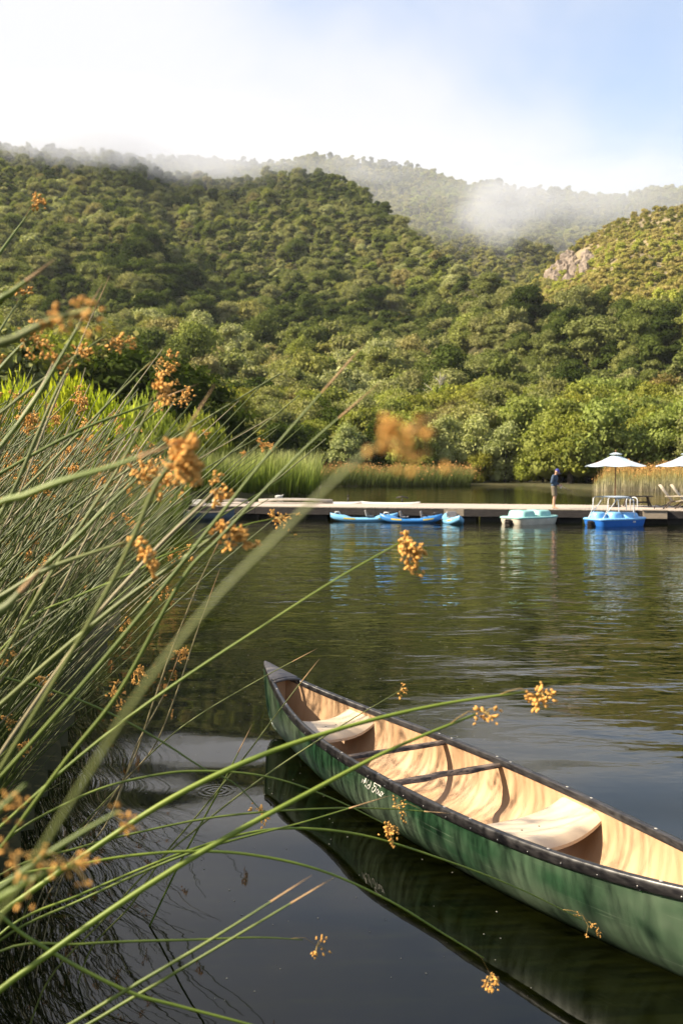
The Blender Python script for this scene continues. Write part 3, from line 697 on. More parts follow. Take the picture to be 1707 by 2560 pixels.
m_teal = mat('teal_fibreglass', (.24,.52,.49), .5, .2, 3, spec=.4, col2=(.36,.64,.60)); m_cream = mat('cream_fibreglass', (.66,.62,.50), .45, .15, 2.5); m_pblue = plastic('pedal_boat_blue', (.02,.16,.60)); m_pblue2 = plastic('pedal_boat_light_blue', (.22,.52,.88))
m_chrome = mat('white_tube', (.75,.76,.76), .3, .05, 5); m_canvas = mat('grey_canvas', (.33,.40,.48), .7, .1, 6)
def pedal_boat(px, y, yaw, L, W, mh, md, humps, lab, canopy=False, H=.30):
    r = empty('pedal_boat', ((px-853.5)/F*y, y, 0), R(yaw), lab, 'pedal boat', 'pedal boats moored at the dock')
    def outline(k, n=36):
        o_ = []
        for i in range(n):
            q = 2*math.pi*i/n; c, s = math.cos(q), math.sin(q)
            o_.append((L/2*k*math.copysign(abs(c)**.32, c), W/2*k*math.copysign(abs(s)**.32, s)))
        return o_
    b = MB(); lv = [(.86,-.14),(.92,0),(.95,.1),(.975,H-.05)]
    rows = [[(x_,y_,z+(.05*max(x_/(L/2),0)**3)) for x_, y_ in outline(k)] for k, z in lv]; rows = [q+[q[0]] for q in rows]
    b.grid(rows, flip=True); b.add(rows[0][:-1], [tuple(range(36))]); b.build('hull', mh, r)
    d = MB(); lv = [(.985,H-.045),(1.005,H-.03),(1.0,H+.01),(.96,H+.03),(.6,H+.03),(.02,H+.03)]
    rows = [[(x_,y_,z+(.05*max(x_/(L/2),0)**3)) for x_, y_ in outline(k)] for k, z in lv]; rows = [q+[q[0]] for q in rows]
    d.grid(rows, flip=True); d.build('deck', md, r)
    for (hx, hy, hl, hw, hh, pw) in humps:
        h = MB(); P = []
        for k, z in ((1.0,0),(.95,.5),(.86,.85),(.66,1.0),(.02,1.0)):
            row = []
            for i in range(24):
                q = 2*math.pi*i/24; c, s = math.cos(q), math.sin(q); kk = k if pw > .6 else 1-(1-k)*.75
                row.append((hx+hl/2*kk*math.copysign(abs(c)**pw, c), hy+hw/2*kk*math.copysign(abs(s)**pw, s), H+.03+z*hh))
            P.append(row+[row[0]])
        h.grid(P, flip=True); h.build('seat_moulding', md, r)
    wl_ = MB(); wl_.box((-L/2*.93, -.02, .08), (.16, .36, .24)); wl_.build('paddle_well', m_dark, r, False, .01)
    wh = MB()
    for k in range(5):
        q = 2*math.pi*k/5; wh.box((-L/2-.02+.07*math.cos(q)*0, -.02, .1), (.02,.30,.26), Matrix.Rotation(q,3,'Y'))
    wh.build('paddle_wheel', m_iron, r, False)
    lg = MB(); lg.box((L*.18, -W/2*.985-.004, H-.11), (.13,.012,.05)); lg.build('registration_plate', m_white, r, False)
    if canopy:
        for sd_ in (-1, 1):
            f = MB(); f.tube([(-.95,sd_*.5,H),(-.72,sd_*.5,.72),(-.70,sd_*.5,1.12),(-.60,sd_*.5,1.2),(.42,sd_*.5,1.16),(.56,sd_*.5,1.02),(.60,sd_*.5,.55),(.62,sd_*.5,H)], .017, 8); f.build('canopy_frame', m_chrome, r)
            f = MB(); f.tube([(-.95,sd_*.48,H+.02),(-.45,sd_*.48,.88),(-.22,sd_*.48,1.17)], .016, 8); f.build('canopy_brace', m_chrome, r)
        c = MB(); P = []
        for i in range(11):
            x_ = -.68+i*.124; row = []
            for j in range(9):
                yy = -.52+j*.13; row.append((x_, yy, 1.20+.035*math.cos(yy*3)-.02*max(x_-.2,0)-.10*max(0,(x_-.38)/.2)**2))
            P.append(row)
        c.grid(P); c.grid([[(a_,b_,z_-.02) for a_,b_,z_ in q] for q in P], flip=True); c.build('canopy', m_canvas, r)
    return r
pedal_boat(1322, 42.6, 33, 2.35, 1.45, m_cream, m_teal, [(-.42,0,.78,1.05,.26,.35),(.50,0,.80,1.05,.26,.35)], 'cream pedal boat with a teal deck and two teal seat mouldings')
pedal_boat(1536, 41.2, 22, 2.35, 1.5, m_pblue, m_pblue2, [(-.62,.25,.62,.6,.24,.75),(-.02,.0,.62,.6,.24,.75),(.62,0,.85,.9,.22,.75)], 'blue pedal boat with rounded light blue seats and a grey canopy', True)

# small skiffs at the left end of the dock
def skiff(name, x, y, z, yaw, L, W, D, m, mg, lab, over=False):
    r = empty(name, (x, y, z), R(yaw), lab, 'boat')
    b = MB(); P = []
    for i in range(19):
        s = i/18*2-1; a = abs(s); hw = W/2*max(1-a**2.6,0)**.8+.006; row = []
        for j in range(13):
            q = math.pi*j/12; c, sn = math.cos(q), math.sin(q)
            row.append((s*L/2, hw*math.copysign(abs(c)**.6,c), D+.16*a**3-(D+.16*a**3-.05*a**2)*abs(sn)**.7))
        P.append(row)
    b.grid(P); b.grid([[(x_*.985,y_*.96,z_+.012) for x_,y_,z_ in q] for q in P], flip=True)
    h = b.build('hull', m, r)
    for j in (0, 12):
        g = MB(); g.tube([q[j] for q in P], .022, 6); g.build('gunwale', mg, r)
    t = MB(); t.box((0,0,D-.05), (.16,W*.9,.03)); t.build('thwart', mg, r, False)
    if over: r.rotation_euler = (math.pi, 0, R(yaw)); r.location.z = z+D+.16
    return r
m_greyboat = mat('grey_hull', (.09,.12,.15), .5, .3, 3, spec=.4)
skiff('canoe', at(522, 46.0), 46.0, -.08, 8, 2.35, .8, .42, m_greyboat, m_fascia2, 'grey-blue canoe moored at the left end of the dock among the reeds')
m_dull = mat('chalky_hull', (.30,.27,.23), .7, .3, 3)
p = dk(738, 4.0); skiff('rowing_skiff', p.x, p.y, DZ, -14, 3.9, .8, .10, m_dull, m_fascia2, 'long white skiff lying upside down on the dock', True)
p = dk(575, 2.6); skiff('rowing_skiff', p.x, p.y, DZ, -14, 1.9, .75, .12, m_dull, m_fascia2, 'short white skiff lying upside down at the left end of the dock', True)
p = dk(497, 1.6)
b = MB(); b.box((0,0,.09), (.55,.40,.18), None, 0, .94); b.box((0,0,.20), (.58,.43,.04)); o = b.build('storage_box', m_white, None, False, .015); o.location = p; o.rotation_euler.z = DANG
tag(o, 'low white storage box at the left end of the dock', 'box')
fl = MB(); fl.ball((0,0,.02), (.32,.12,.10), 12, 8); fl.tube([(.26,0,.06),(.33,0,.14),(.40,0,.16)], [.05,.035,.03], 8)
o = fl.build('floating_buoy', m_white); o.location = (at(697, 82), 82, 0); tag(o, 'small white float on the water in front of the cattails', 'float')

# ------------------------------------------------------------------ furniture on the dock
m_brolly = mat('umbrella_cloth', (.50,.61,.70), .8, .04, 4, spec=.1); m_teak = mat('teak', (.22,.11,.045), .55, .3, 5, stretch=(4,4,.5)); m_slat = mat('bleached_slat', (.58,.50,.38), .75, .2, 5, stretch=(3,3,.6)); m_table = mat('dark_timber', (.075,.055,.042), .7, .3, 5)
def umbrella(px, back, lab):
    p = dk(px, back); r = empty('patio_umbrella', p, .2, lab, 'umbrella', 'white patio umbrellas on the dock')
    zt, ze, rad = 2.52, 1.88, 1.42
    b = MB(); b.tube([(0,0,.05),(0,0,zt)], .028, 10); b.build('pole', m_teak, r)
    b = MB(); b.tube([(0,0,0),(0,0,.07),(0,0,.09)], [.28,.26,.05], 20); b.tube([(0,0,.08),(0,0,.4)], .04, 10); b.build('base', m_iron, r)
    c = MB(); n = 8
    def pt(k, t, sub=0.):
        q = 2*math.pi*(k+sub)/n; f = 1-.05*math.sin(math.pi*sub)*t; sag = .05*math.sin(math.pi*t)
        return (math.cos(q)*rad*t*f, math.sin(q)*rad*t*f, zt-.08-(zt-.08-ze)*t-sag-.04*math.sin(math.pi*sub)*t)
    for k in range(n):
        P = [[pt(k, .12+t/8*.88, s/6) for s in range(7)] for t in range(9)]
        c = MB(); c.grid(P); c.grid([[(x_*.995,y_*.995,z_-.008) for x_,y_,z_ in q] for q in P], flip=True); c.build('canopy_panel', m_brolly, r)
        q = 2*math.pi*k/n; rb = MB(); rb.tube([(0,0,zt-.16),(math.cos(q)*rad*.99, math.sin(q)*rad*.99, ze-.02)], .011, 6); rb.build('rib', m_teak, r)
    v = MB(); P = [[(math.cos(2*math.pi*j/24)*.30*t/4, math.sin(2*math.pi*j/24)*.30*t/4, zt-.015-.10*(t/4)**1.2) for j in range(25)] for t in range(1,5)]
    v.grid(P); v.build('vent_cap', m_brolly, r)
    f = MB(); f.ball((0,0,zt+.05), (.035,.035,.05), 10, 8); f.build('finial', m_teak, r)
umbrella(1537, 2.9, 'white patio umbrella on a wooden pole, whole in view beside the dark table')
umbrella(1716, 2.9, 'white patio umbrella above the wooden chairs, cut by the frame edge')
p = dk(1592, 3.6); tb = empty('bench_table', p, DANG+.1, 'low dark timber table beside the whole umbrella', 'table')
for i in range(5):
    b = MB(); b.box((0,-.34+i*.17,.47), (1.35,.155,.04)); b.build('top_board', m_table, tb, False, .004)
for sx_ in (-1,1):
    for sy_ in (-1,1):
        b = MB(); b.tube([(sx_*.45,sy_*.12,.44),(sx_*.58,sy_*.36,0)], .045, 4); b.build('leg', m_table, tb, False)
b = MB(); b.box((0,0,.2), (1.0,.05,.08)); b.build('stretcher', m_table, tb, False)
def lounger(px, back, yaw, lab):
    r = empty('wooden_chair', dk(px, back), R(yaw), lab, 'chair', 'reclined wooden chairs on the dock')
    for i in range(4):
        b = MB(); yy = -.24+i*.16; b.tube([(-.02,yy,.30),(-.35,yy*1.06,.72),(-.60,yy*1.08,1.06)], [.07,.07,.06], 8, flat=.25); b.build('back_slat', m_slat, r)
    for i in range(5):
        b = MB(); b.box((.05+i*.115,0,.32-.0*i+.018*i), (.10,.62,.024)); b.build('seat_slat', m_slat, r, False)
    for sd_ in (-1,1):
        b = MB(); b.tube([(.56,sd_*.33,0),(.52,sd_*.33,.54)], .028, 8); b.build('leg', m_table, r)
        b = MB(); b.tube([(-.38,sd_*.33,0),(-.12,sd_*.33,.32),(.1,sd_*.33,.34)], .028, 8); b.build('leg', m_table, r)
        b = MB(); b.box((.12,sd_*.36,.56), (.85,.12,.026)); b.build('armrest', m_slat, r, False)
    b = MB(); b.tube([(-.22,-.34,.56),(-.22,.34,.56)], .02, 6); b.build('crossbar', m_table, r)
lounger(1683, 1.3, -28, 'reclined wooden slat chair on the dock, the one nearer the dark table')
lounger(1712, 1.6, -28, 'reclined wooden slat chair on the dock, cut by the frame edge')
b = MB()
for k in range(3):
    b.tube([(-.5+.02*k,-.2+.2*k,.02),(-.42,-.2+.2*k,.2),(-.2,-.2+.2*k,.12),(.05,-.2+.2*k,.2),(.3,-.2+.2*k,.1),(.5,-.2+.2*k,.22)], .018, 6)
b.tube([(-.42,-.2,.2),(-.42,.2,.2)], .018, 6); b.tube([(.3,-.2,.1),(.3,.2,.1)], .018, 6); b.tube([(-.2,-.2,.12),(-.2,.2,.12)], .018, 6)
o = b.build('iron_footrest', m_iron); o.location = dk(1664, .9); o.rotation_euler.z = DANG; tag(o, 'low curled dark iron footrest beside the wooden chairs', 'footrest')
b = MB(); b.tube([(0,0,0),(0,0,.30),(0,0,.32)], [.055,.055,.04], 12); o = b.build('mooring_post', mat('cream_post', (.72,.68,.42), .6), None); o.location = dk(1537, 4.4); tag(o, 'short cream post on the dock seen under the grey canopy', 'post')
ld = empty('dock_ladder', dk(1571, -.02), R(-38), 'white tubular swim ladder with two hooped rails on the dock edge', 'ladder')
for sd_ in (-1,1):
    b = MB(); yy = sd_*.21; b.tube([(-.02,yy,0)]+[(-.02+.16-.16*math.cos(math.pi*t/8), yy, .40+.13*math.sin(math.pi*t/8)) for t in range(9)]+[(.30,yy,-.1),(.30,yy,-.9)], .021, 8); b.build('handrail', m_chrome, ld)
for k in range(3):
    b = MB(); b.tube([(.30,-.21,-.15-.25*k),(.30,.21,-.15-.25*k)], .018, 8); b.build('rung', m_chrome, ld)

# ------------------------------------------------------------------ the fishing person
def fuse(b, name, material, parent, vox, smooth=6):
    o = b.build('tmp', material); rm = o.modifiers.new('r', 'REMESH'); rm.mode = 'VOXEL'; rm.voxel_size = vox; rm.use_smooth_shade = True
    s = o.modifiers.new('s', 'SMOOTH'); s.iterations = smooth; s.factor = .5
    d = o.modifiers.new('d', 'DECIMATE'); d.ratio = .35
    me = bpy.data.meshes.new_from_object(o.evaluated_get(bpy.context.evaluated_depsgraph_get())); me.name = name
    if not me.materials: me.materials.append(material)
    old = o.data; bpy.data.objects.remove(o); bpy.data.meshes.remove(old)
    me.polygons.foreach_set('use_smooth', [True]*len(me.polygons)); return link(name, me, parent)
m_skin = mat('skin', (.55,.32,.21), .55, .08, 9, spec=.3); m_shirt = mat('navy_shirt', (.055,.085,.135), .8, .15, 9, spec=.2); m_shorts = mat('khaki_shorts', (.17,.14,.10), .85, .15, 9, spec=.15); m_cap = mat('blue_cap', (.045,.05,.26), .7, .1, 9)
pp = dk(1384, .55)
per = empty('person', pp, R(-24), 'person in navy shirt, khaki shorts and blue cap fishing barefoot from the dock', 'person')
LEGS = {1: ((0,.10,.93),(.02,.13,.50),(-.06,.14,.09)), -1: ((0,-.10,.93),(.05,-.12,.50),(.04,-.13,.09))}
SH = {1: ((.04,.19,1.42),(-.01,.27,1.15),(.24,.12,1.04)), -1: ((.02,-.19,1.42),(-.05,-.26,1.15),(.20,-.13,1.02))}
b = MB()
b.ball((0,0,.97), (.12,.165,.13), 14, 10); b.ball((.0,0,1.14), (.11,.145,.15), 14, 10); b.ball((.02,0,1.32), (.125,.175,.16), 14, 10)
b.tube([(.03,0,1.42),(.085,0,1.53)], [.06,.052], 10)
RH = Matrix.Rotation(R(32), 3, 'Y')
b.ball((.135,0,1.625), (.095,.076,.115), 14, 12, 0, RH)
for (c, rr) in (((.225,0,1.575),(.022,.014,.022)), ((.19,0,1.522),(.03,.03,.02)), ((.208,0,1.545),(.014,.026,.008)), ((.215,.03,1.612),(.012,.02,.008)), ((.215,-.03,1.612),(.012,.02,.008)), ((.115,.08,1.61),(.022,.012,.034)), ((.115,-.08,1.61),(.022,.012,.034))):
    b.ball(c, rr, 8, 6, 0, RH)
for sd_ in (-1,1):
    h, k, a = LEGS[sd_]
    b.tube([h, ((h[0]+k[0])/2,(h[1]+k[1])/2,(h[2]+k[2])/2), k], [.095,.082,.058], 12); b.ball(k, .058, 10, 8)
    b.tube([k, (k[0]*.7+a[0]*.3-.02,k[1]*.7+a[1]*.3,k[2]*.7+a[2]*.3), a], [.056,.062,.038], 12); b.ball(a, .042, 10, 8)
    b.tube([(a[0]-.06,a[1],.04),(a[0]+.04,a[1],.05),(a[0]+.14,a[1]+sd_*.015,.026)], [.036,.042,.036], 10, flat=.9); b.ball((a[0]+.16,a[1]+sd_*.015,.022), (.045,.042,.022), 10, 6)
    s, e, w = SH[sd_]
    b.ball(s, .07, 10, 8); b.tube([s, e], [.06,.045], 10); b.ball(e, .045, 10, 8); b.tube([e, w], [.044,.03], 10)
    d = (Vector(w)-Vector(e)).normalized(); hp = Vector(w)+d*.05; b.ball(hp, (.045,.024,.034), 10, 8)
    for q in range(4):
        f0 = hp+Vector((.03,0,.024-.016*q)); f1 = f0+Vector((.035-.004*abs(q-1.5),sd_*-.03,-.008)); f2 = f1+Vector((-.012,sd_*-.02,-.012)); b.tube([f0-d*.02,f0,f1,f2], [.011,.0105,.010,.009], 6)
    b.tube([hp+Vector((-.01,0,.02)), hp+Vector((.02,sd_*-.012,.042)), hp+Vector((.05,sd_*-.018,.040))], [.013,.012,.010], 6)
body = fuse(b, 'body', m_skin, per, .0085, 3)
b = MB()
b.ball((.0,0,1.02), (.135,.185,.10), 14, 10); b.ball((.0,0,1.15), (.135,.172,.16), 14, 10); b.ball((.02,0,1.32), (.15,.20,.165), 14, 10); b.ball((.035,0,1.44), (.085,.12,.06), 12, 8)
for sd_ in (-1,1):
    s, e, w = SH[sd_]; b.ball(s, .086, 10, 8); b.tube([s, e], [.08,.062], 10); b.ball(e, .062, 10, 8); b.tube([e, Vector(e).lerp(Vector(w), .86)], [.06,.047], 10)
fuse(b, 'shirt', m_shirt, per, .012, 6)
b = MB(); b.ball((0,0,.96), (.142,.188,.12), 14, 10)
for sd_ in (-1,1):
    h, k, a = LEGS[sd_]; b.tube([(h[0],h[1]*.95,.95), Vector(h).lerp(Vector(k), .5), Vector(h).lerp(Vector(k), .86)], [.115,.108,.112], 12)
fuse(b, 'shorts', m_shorts, per, .012, 5)
b = MB(); P = []
for i in range(7):
    t = i/6*math.pi*.53; P.append([Vector((.105*math.sin(t)*math.cos(q), .088*math.sin(t)*math.sin(q), .105*math.cos(t))) for q in [2*math.pi*j/20 for j in range(21)]])
b.grid([[RH @ v+Vector((.135,0,1.655)) for v in row] for row in P]); 
br = [[RH @ Vector((.06+.15*u*math.cos(q*.9), .085*math.sin(q)*(1-.15*u), .0-.03*u-.0)) + Vector((.135,0,1.655)) for q in [-1.4+2.8*j/12 for j in range(13)]] for u in (0,.5,1.)]
b.grid(br); b.grid([[v-Vector((0,0,.008)) for v in row] for row in br], flip=True); b.build('cap', m_cap, per)
rodr = empty('fishing_rod', pp, R(-24), 'thin fishing rod with a white reel held by the person on the dock', 'fishing rod')
h0 = Vector((.20,-.02,1.06)); dr = Vector((.86,-.05,-.46)).normalized()
b = MB(); b.tube([h0, h0+dr*.36], [.014,.016], 8); b.build('handle', mat('cork', (.62,.50,.42), .7), rodr)
b = MB(); b.tube([h0+dr*.36, h0+dr*1.1, h0+dr*1.9+Vector((0,0,-.05))], [.008,.006,.003], 6); b.build('blank', m_iron, rodr)
b = MB(); b.ball(h0+dr*.12+Vector((-.01,0,-.085)), (.04,.035,.04), 10, 8); b.tube([h0+dr*.12, h0+dr*.12+Vector((-.01,0,-.06))], .01, 6); b.build('reel', m_white, rodr)

# ------------------------------------------------------------------ the green canoe
def hull_mat():
    m = mat('green_hull', (.012,.050,.022), .30, .25, 2.2, spec=.5, stretch=(.5,1,1.6), col2=(.036,.080,.040)); nt = m.node_tree; b = nt.nodes['Principled BSDF']
    t = nt.nodes.new('ShaderNodeTexCoord')
    def scr(rot, scale, lo, hi):
        mp_ = nt.nodes.new('ShaderNodeMapping'); mp_.inputs['Rotation'].default_value = rot; mp_.inputs['Scale'].default_value = scale; nt.links.new(t.outputs['Object'], mp_.inputs[0])
        n = nt.nodes.new('ShaderNodeTexNoise'); n.inputs['Scale'].default_value = 1; n.inputs['Detail'].default_value = 3; nt.links.new(mp_.outputs[0], n.inputs['Vector'])
        r = nt.nodes.new('ShaderNodeMapRange'); r.inputs[1].default_value = lo; r.inputs[2].default_value = hi; nt.links.new(n.outputs[0], r.inputs[0]); return r.outputs[0]
    f = nt.nodes.new('ShaderNodeMath'); f.operation = 'MAXIMUM'
    nt.links.new(scr((0,.12,0), (1.2,5,130), .66, .72), f.inputs[0]); nt.links.new(scr((0,-.35,0), (2,5,90), .69, .75), f.inputs[1])
    k = nt.nodes.new('ShaderNodeMath'); k.operation = 'MULTIPLY'; k.inputs[1].default_value = .4; nt.links.new(f.outputs[0], k.inputs[0])
    # sun-bleached film, worn in patches
    mx0 = nt.nodes.new('ShaderNodeMix'); mx0.data_type = 'RGBA'; old = b.inputs['Base Color'].links[0].from_socket
    nt.links.new(scr((0,0,0), (1.3,2,2.5), 45/100, .68), mx0.inputs[0]); nt.links.new(old, mx0.inputs[6]); mx0.inputs[7].default_value = (.085,.118,.075,1)
    mx = nt.nodes.new('ShaderNodeMix'); mx.data_type = 'RGBA'
    nt.links.new(k.outputs[0], mx.inputs[0]); nt.links.new(mx0.outputs[2], mx.inputs[6]); mx.inputs[7].default_value = (.24,.28,.20,1); nt.links.new(mx.outputs[2], b.inputs['Base Color'])
    return m
m_hull = hull_mat()
m_inner = mat('tan_liner', (.50,.295,.15), .5, .1, 1.6, spec=.35, stretch=(5,1.2,1.2), col2=(.63,.42,.25), contrast=.8)
m_seatp = mat('cream_seat', (.66,.52,.36), .45, .08, 3, spec=.4, col2=(.72,.58,.42))
m_gun = mat('black_gunwale', (.012,.011,.013), .33, .3, 9, spec=.5, stretch=(1,6,6), col2=(.045,.042,.042), contrast=1.6)
m_thw = mat('worn_thwart', (.035,.028,.025), .6, .3, 7, spec=.3, stretch=(5,1.5,5), col2=(.26,.19,.14), contrast=2.2)
m_plate = mat('grey_deck_plate', (.075,.07,.072), .5, .25, 7, spec=.4, col2=(.13,.12,.12))
m_rivet = mat('steel_rivet', (.4,.38,.36), .3, .15, 20, metal=.7)
m_wear = mat('bare_white', (.88,.86,.78), .6, .1, 9); m_letter = mat('green_letter', (.012,.075,.012), .5, .2, 9); m_letter2 = mat('faded_letter', (.075,.14,.07), .5, .3, 9)
CX, CY, CH = .6995, 6.5206, 2.065; CL, CW, CZ, CZB = 2.9487, .4579, .4071, .6075
can = empty('canoe', (CX, CY, 0), CH, 'open green canoe with a tan interior and black gunwales floating in the foreground', 'canoe')
def hw_(a): return CW*max(1-a**2.2616, 0)**1.13
def zs_(a): return CZ+(CZB-CZ)*a**3.3965
def HP(s, t, side, ins=0., lift=0.):
    a = min(abs(s), 1.); th = t*math.pi/2; zs = zs_(a); zk = -.045+.085*a**6+lift
    e1 = .60+.6*a**2.5; e2 = .95+.35*a**3
    y = max(hw_(a)-ins, 0)*max(math.cos(th), 0)**e1*(1+.07*math.sin(2*th)*(1-a**3))
    z = zs-(zs-zk)*math.sin(th)**e2
    x = CL*s - math.copysign(a**9*.42*max(t-.15,0)**2.2, s)
    return Vector((x, side*y, z))
NS = 64
SS = [math.sin(math.pi/2*(i/NS*2-1)) for i in range(NS+1)]
def hull_rows(ins, lift, smax):
    return [[HP(s*smax, 1-abs(j)/10 if False else j_, sd, ins, lift) for (sd, j_) in [(1, k/12) for k in range(13)]+[(-1, 1-k/12) for k in range(1, 13)]] for s in SS]
b = MB(); b.grid(hull_rows(0, 0, 1.0)); b.build('hull', m_hull, can)
b = MB(); b.grid(hull_rows(.012, .022, .955), flip=True); b.build('interior_lining', m_inner, can)
rv = MB(); rv.tube([(0,0,0),(0,0,.0035),(0,0,.005)], [.0055,.0048,.002], 8); rivet_me = rv.mesh('rivet', m_rivet)
bo = MB(); bo.ball((0,0,0), (.012,.009,.003), 8, 5); bolt_me = bo.mesh('bolt_cap', mat('worn_bolt', (.42,.40,.37), .6, .4, 60))
for sd in (1, -1):
    b = MB(); P = []
    prof = [(-.020,-.028),(-.022,.008),(-.014,.017),(.008,.019),(.017,.012),(.020,-.010),(.019,-.040),(.012,-.044),(.010,-.02),(-.010,-.02)]
    for s in SS:
        a = abs(s); p = HP(s, 0, sd); q = Vector((0, sd, 0)); k = 1 if a < .97 else .8
        P.append([p+q*(u*k+.002)+Vector((0,0,w)) for u, w in prof]+[p+q*(prof[0][0]*k+.002)+Vector((0,0,prof[0][1]))])
    b.grid(P, flip=(sd < 0)); g = b.build('gunwale', m_gun, can)
    for i in range(25):
        s = -.9+i*.075; p = HP(s, 0, sd); o = link('rivet', rivet_me, g); o.location = p+Vector((0, sd*.0215, -.026)); o.rotation_euler = (-sd*math.pi/2, 0, 0)
    for s in (-.72,-.50,-.30,-.22,-.02,.03,.21,.26,.55,.65,.78):
        o = link('bolt_cap', bolt_me, g); o.location = HP(s+.01*sd, 0, sd)+Vector((0, 0, .0185))
def plate(sg):
    b = MB(); P = []
    for i in range(11):
        s = .862+i/10*(1.003-.862); a = min(s, 1); w = hw_(a)+.024 if a < .999 else .012; zc = zs_(a)+.021
        P.append([Vector((sg*CL*s, y*w, zc+.022*(1-y*y)*(1.05-a)*6 if i else zc+.012*(1-y*y))) for y in [k/6-1 for k in range(13)]])
    b.grid(P, flip=(sg > 0)); b.grid([[v-Vector((0,0,.012)) for v in q] for q in P], flip=(sg < 0))
    tipn = [HP(sg, t/8, 1) for t in range(9)]
    pl = b.build('deck_plate', m_plate, can)
    r = MB(); r.tube([v+Vector((sg*.006,0,0)) for v in tipn], [.014]*3+[.011]*6, 8); r.build('stem_band', m_hull, can)
    h = MB(); s = .845; w = hw_(s); h.tube([Vector((sg*CL*s, y*w, zs_(s)+.014+.018*(1-y*y))) for y in (-1,-.6,0,.6,1)], [.017]*5, 8, flat=.8); h.build('carry_handle', m_plate, can)
    e = MB(); s2 = .862; w = hw_(s2); e.tube([Vector((sg*CL*s2, y*w, zs_(s2)+.016+.012*(1-y*y))) for y in (-1,-.5,0,.5,1)], .010, 6); e.build('plate_lip', m_plate, pl)
    d = MB()  # black float bulkhead under the plate
    s3 = .90; P = [[HP(sg*s3, t, sd_, .014, .02) for sd_ in (1,-1)] for t in [k/10 for k in range(11)]]; d.grid(P); d.build('bulkhead', m_inner, can)
plate(1); plate(-1)
def seat(s0, s1, dip, zoff, name='seat'):
    b = MB(); P = []
    nx, ny = 14, 25
    for i in range(nx):
        u = i/(nx-1); s = s0+(s1-s0)*u; row = []
        wl_ = hw_(abs(s))-.013
        for j in range(ny):
            v = j/(ny-1)*2-1
            lip = -.07*max(0, 1-u/.16)**2*(1-.5*abs(v)**3)-.06*max(0, (u-.84)/.16)**2*(1-.5*abs(v)**3)
            z = zs_(abs(s))-zoff-dip*(1-abs(v)**2.6)*(.75+.25*math.sin(math.pi*u))+lip
            row.append(Vector((CL*s, v*wl_*(1.02-.0*u), z)))
        P.append(row)
    b.grid(P, flip=True); b.grid([[v-Vector((0,0,.02)) for v in q] for q in P])
    b.grid([P[0], [v-Vector((0,0,.02)) for v in P[0]]]); b.grid([P[-1], [v-Vector((0,0,.02)) for v in P[-1]]], flip=True)
    o = b.build(name, m_seatp, can)
    for v in (-.25, .05):
        h = MB(); h.tube([(0,0,0),(0,0,.004)], .006, 8); q = h.build('drain_hole', m_strap, o); s = (s0+s1)/2; q.location = (CL*s, v*hw_(abs(s)), zs_(abs(s))-zoff-dip*(1-abs(v)**2.6)-.0015)
seat(.52, .645, .075, .055); seat(-.345, -.205, .085, .05)
def bar(s, yoke=False):
    b = MB(); w = hw_(abs(s))-.012; n = 28; P = []
    for i in range(n+1):
        v = i/n*2-1; ww = .026+.012*math.exp(-((abs(v)-.42)/.16)**2)*(1 if yoke else .3); off = (.055*math.exp(-(v/.22)**2) if yoke else 0)
        z = zs_(abs(s))-.030+(-.014*math.exp(-(v/.25)**2) if yoke else 0); x = CL*s+off
        sec = [(-ww,-.012),(-ww,.008),(-ww*.6,.015),(ww*.6,.015),(ww,.008),(ww,-.012)]
        P.append([Vector((x+a_, v*w, z+c_)) for a_, c_ in sec]); P[-1].append(P[-1][0])
    b.grid(P, flip=True); b.build('yoke' if yoke else 'thwart', m_thw, can)
bar(.2262); bar(.0081, True)
# lettering on the side
bpy.context.view_layer.update()
MW = Matrix.Translation((CX, CY, 0)) @ Matrix.Rotation(CH, 4, 'Z')
gs, gt = np.linspace(-.85, .3, 700), np.linspace(0, .6, 160)
GRID = np.array([[list(MW @ HP(s, t, 1)) for t in gt[::4]] for s in gs[::4]])
SG, TG = np.meshgrid(gs[::4], gt[::4], indexing='ij')
def projn(P):
    c, s_ = math.cos(PITCH), math.sin(PITCH); x, y, z = P[...,0], P[...,1], P[...,2]-CAM_H
    d = y*c-z*s_; v = y*s_+z*c; return np.stack([853.5+F*x/d, 1280-F*v/d], -1)
PG = projn(GRID)
def px2st(px, py):
    k = int(((PG-np.array([px, py]))**2).sum(-1).argmin()); i, j = divmod(k, PG.shape[1]); i = min(max(i,1), PG.shape[0]-2); j = min(max(j,1), PG.shape[1]-2)
    a = PG[i+1,j]-PG[i-1,j]; c = PG[i,j+1]-PG[i,j-1]; d = np.array([px,py])-PG[i,j]
    u = np.linalg.solve(np.stack([a,c],1), d)
    return SG[i,j]+u[0]*(SG[i+1,j]-SG[i-1,j]), max(TG[i,j]+u[1]*(TG[i,j+1]-TG[i,j-1]), .03)
def strokes(name, L, ox, oy, k, w, m):
    b = MB()
    for st in L:
        pts = [HP(*px2st(ox+x_/k, oy+y_/k), 1) for x_, y_ in st]
        fine = []
        for i in range(len(pts)-1):
            for q in range(3): fine.append(pts[i].lerp(pts[i+1], q/3))
        fine.append(pts[-1]); P = []
        for i, p in enumerate(fine):
            t = (fine[min(i+1,len(fine)-1)]-fine[max(i-1,0)]).normalized(); nrm = Vector((0,1,.12)).normalized(); sd_ = t.cross(nrm).normalized()
            P.append([p+nrm*.004-sd_*w/2, p+nrm*.0052, p+nrm*.004+sd_*w/2])
        b.grid(P)
    return b.build(name, m, can)
k1 = 13.067
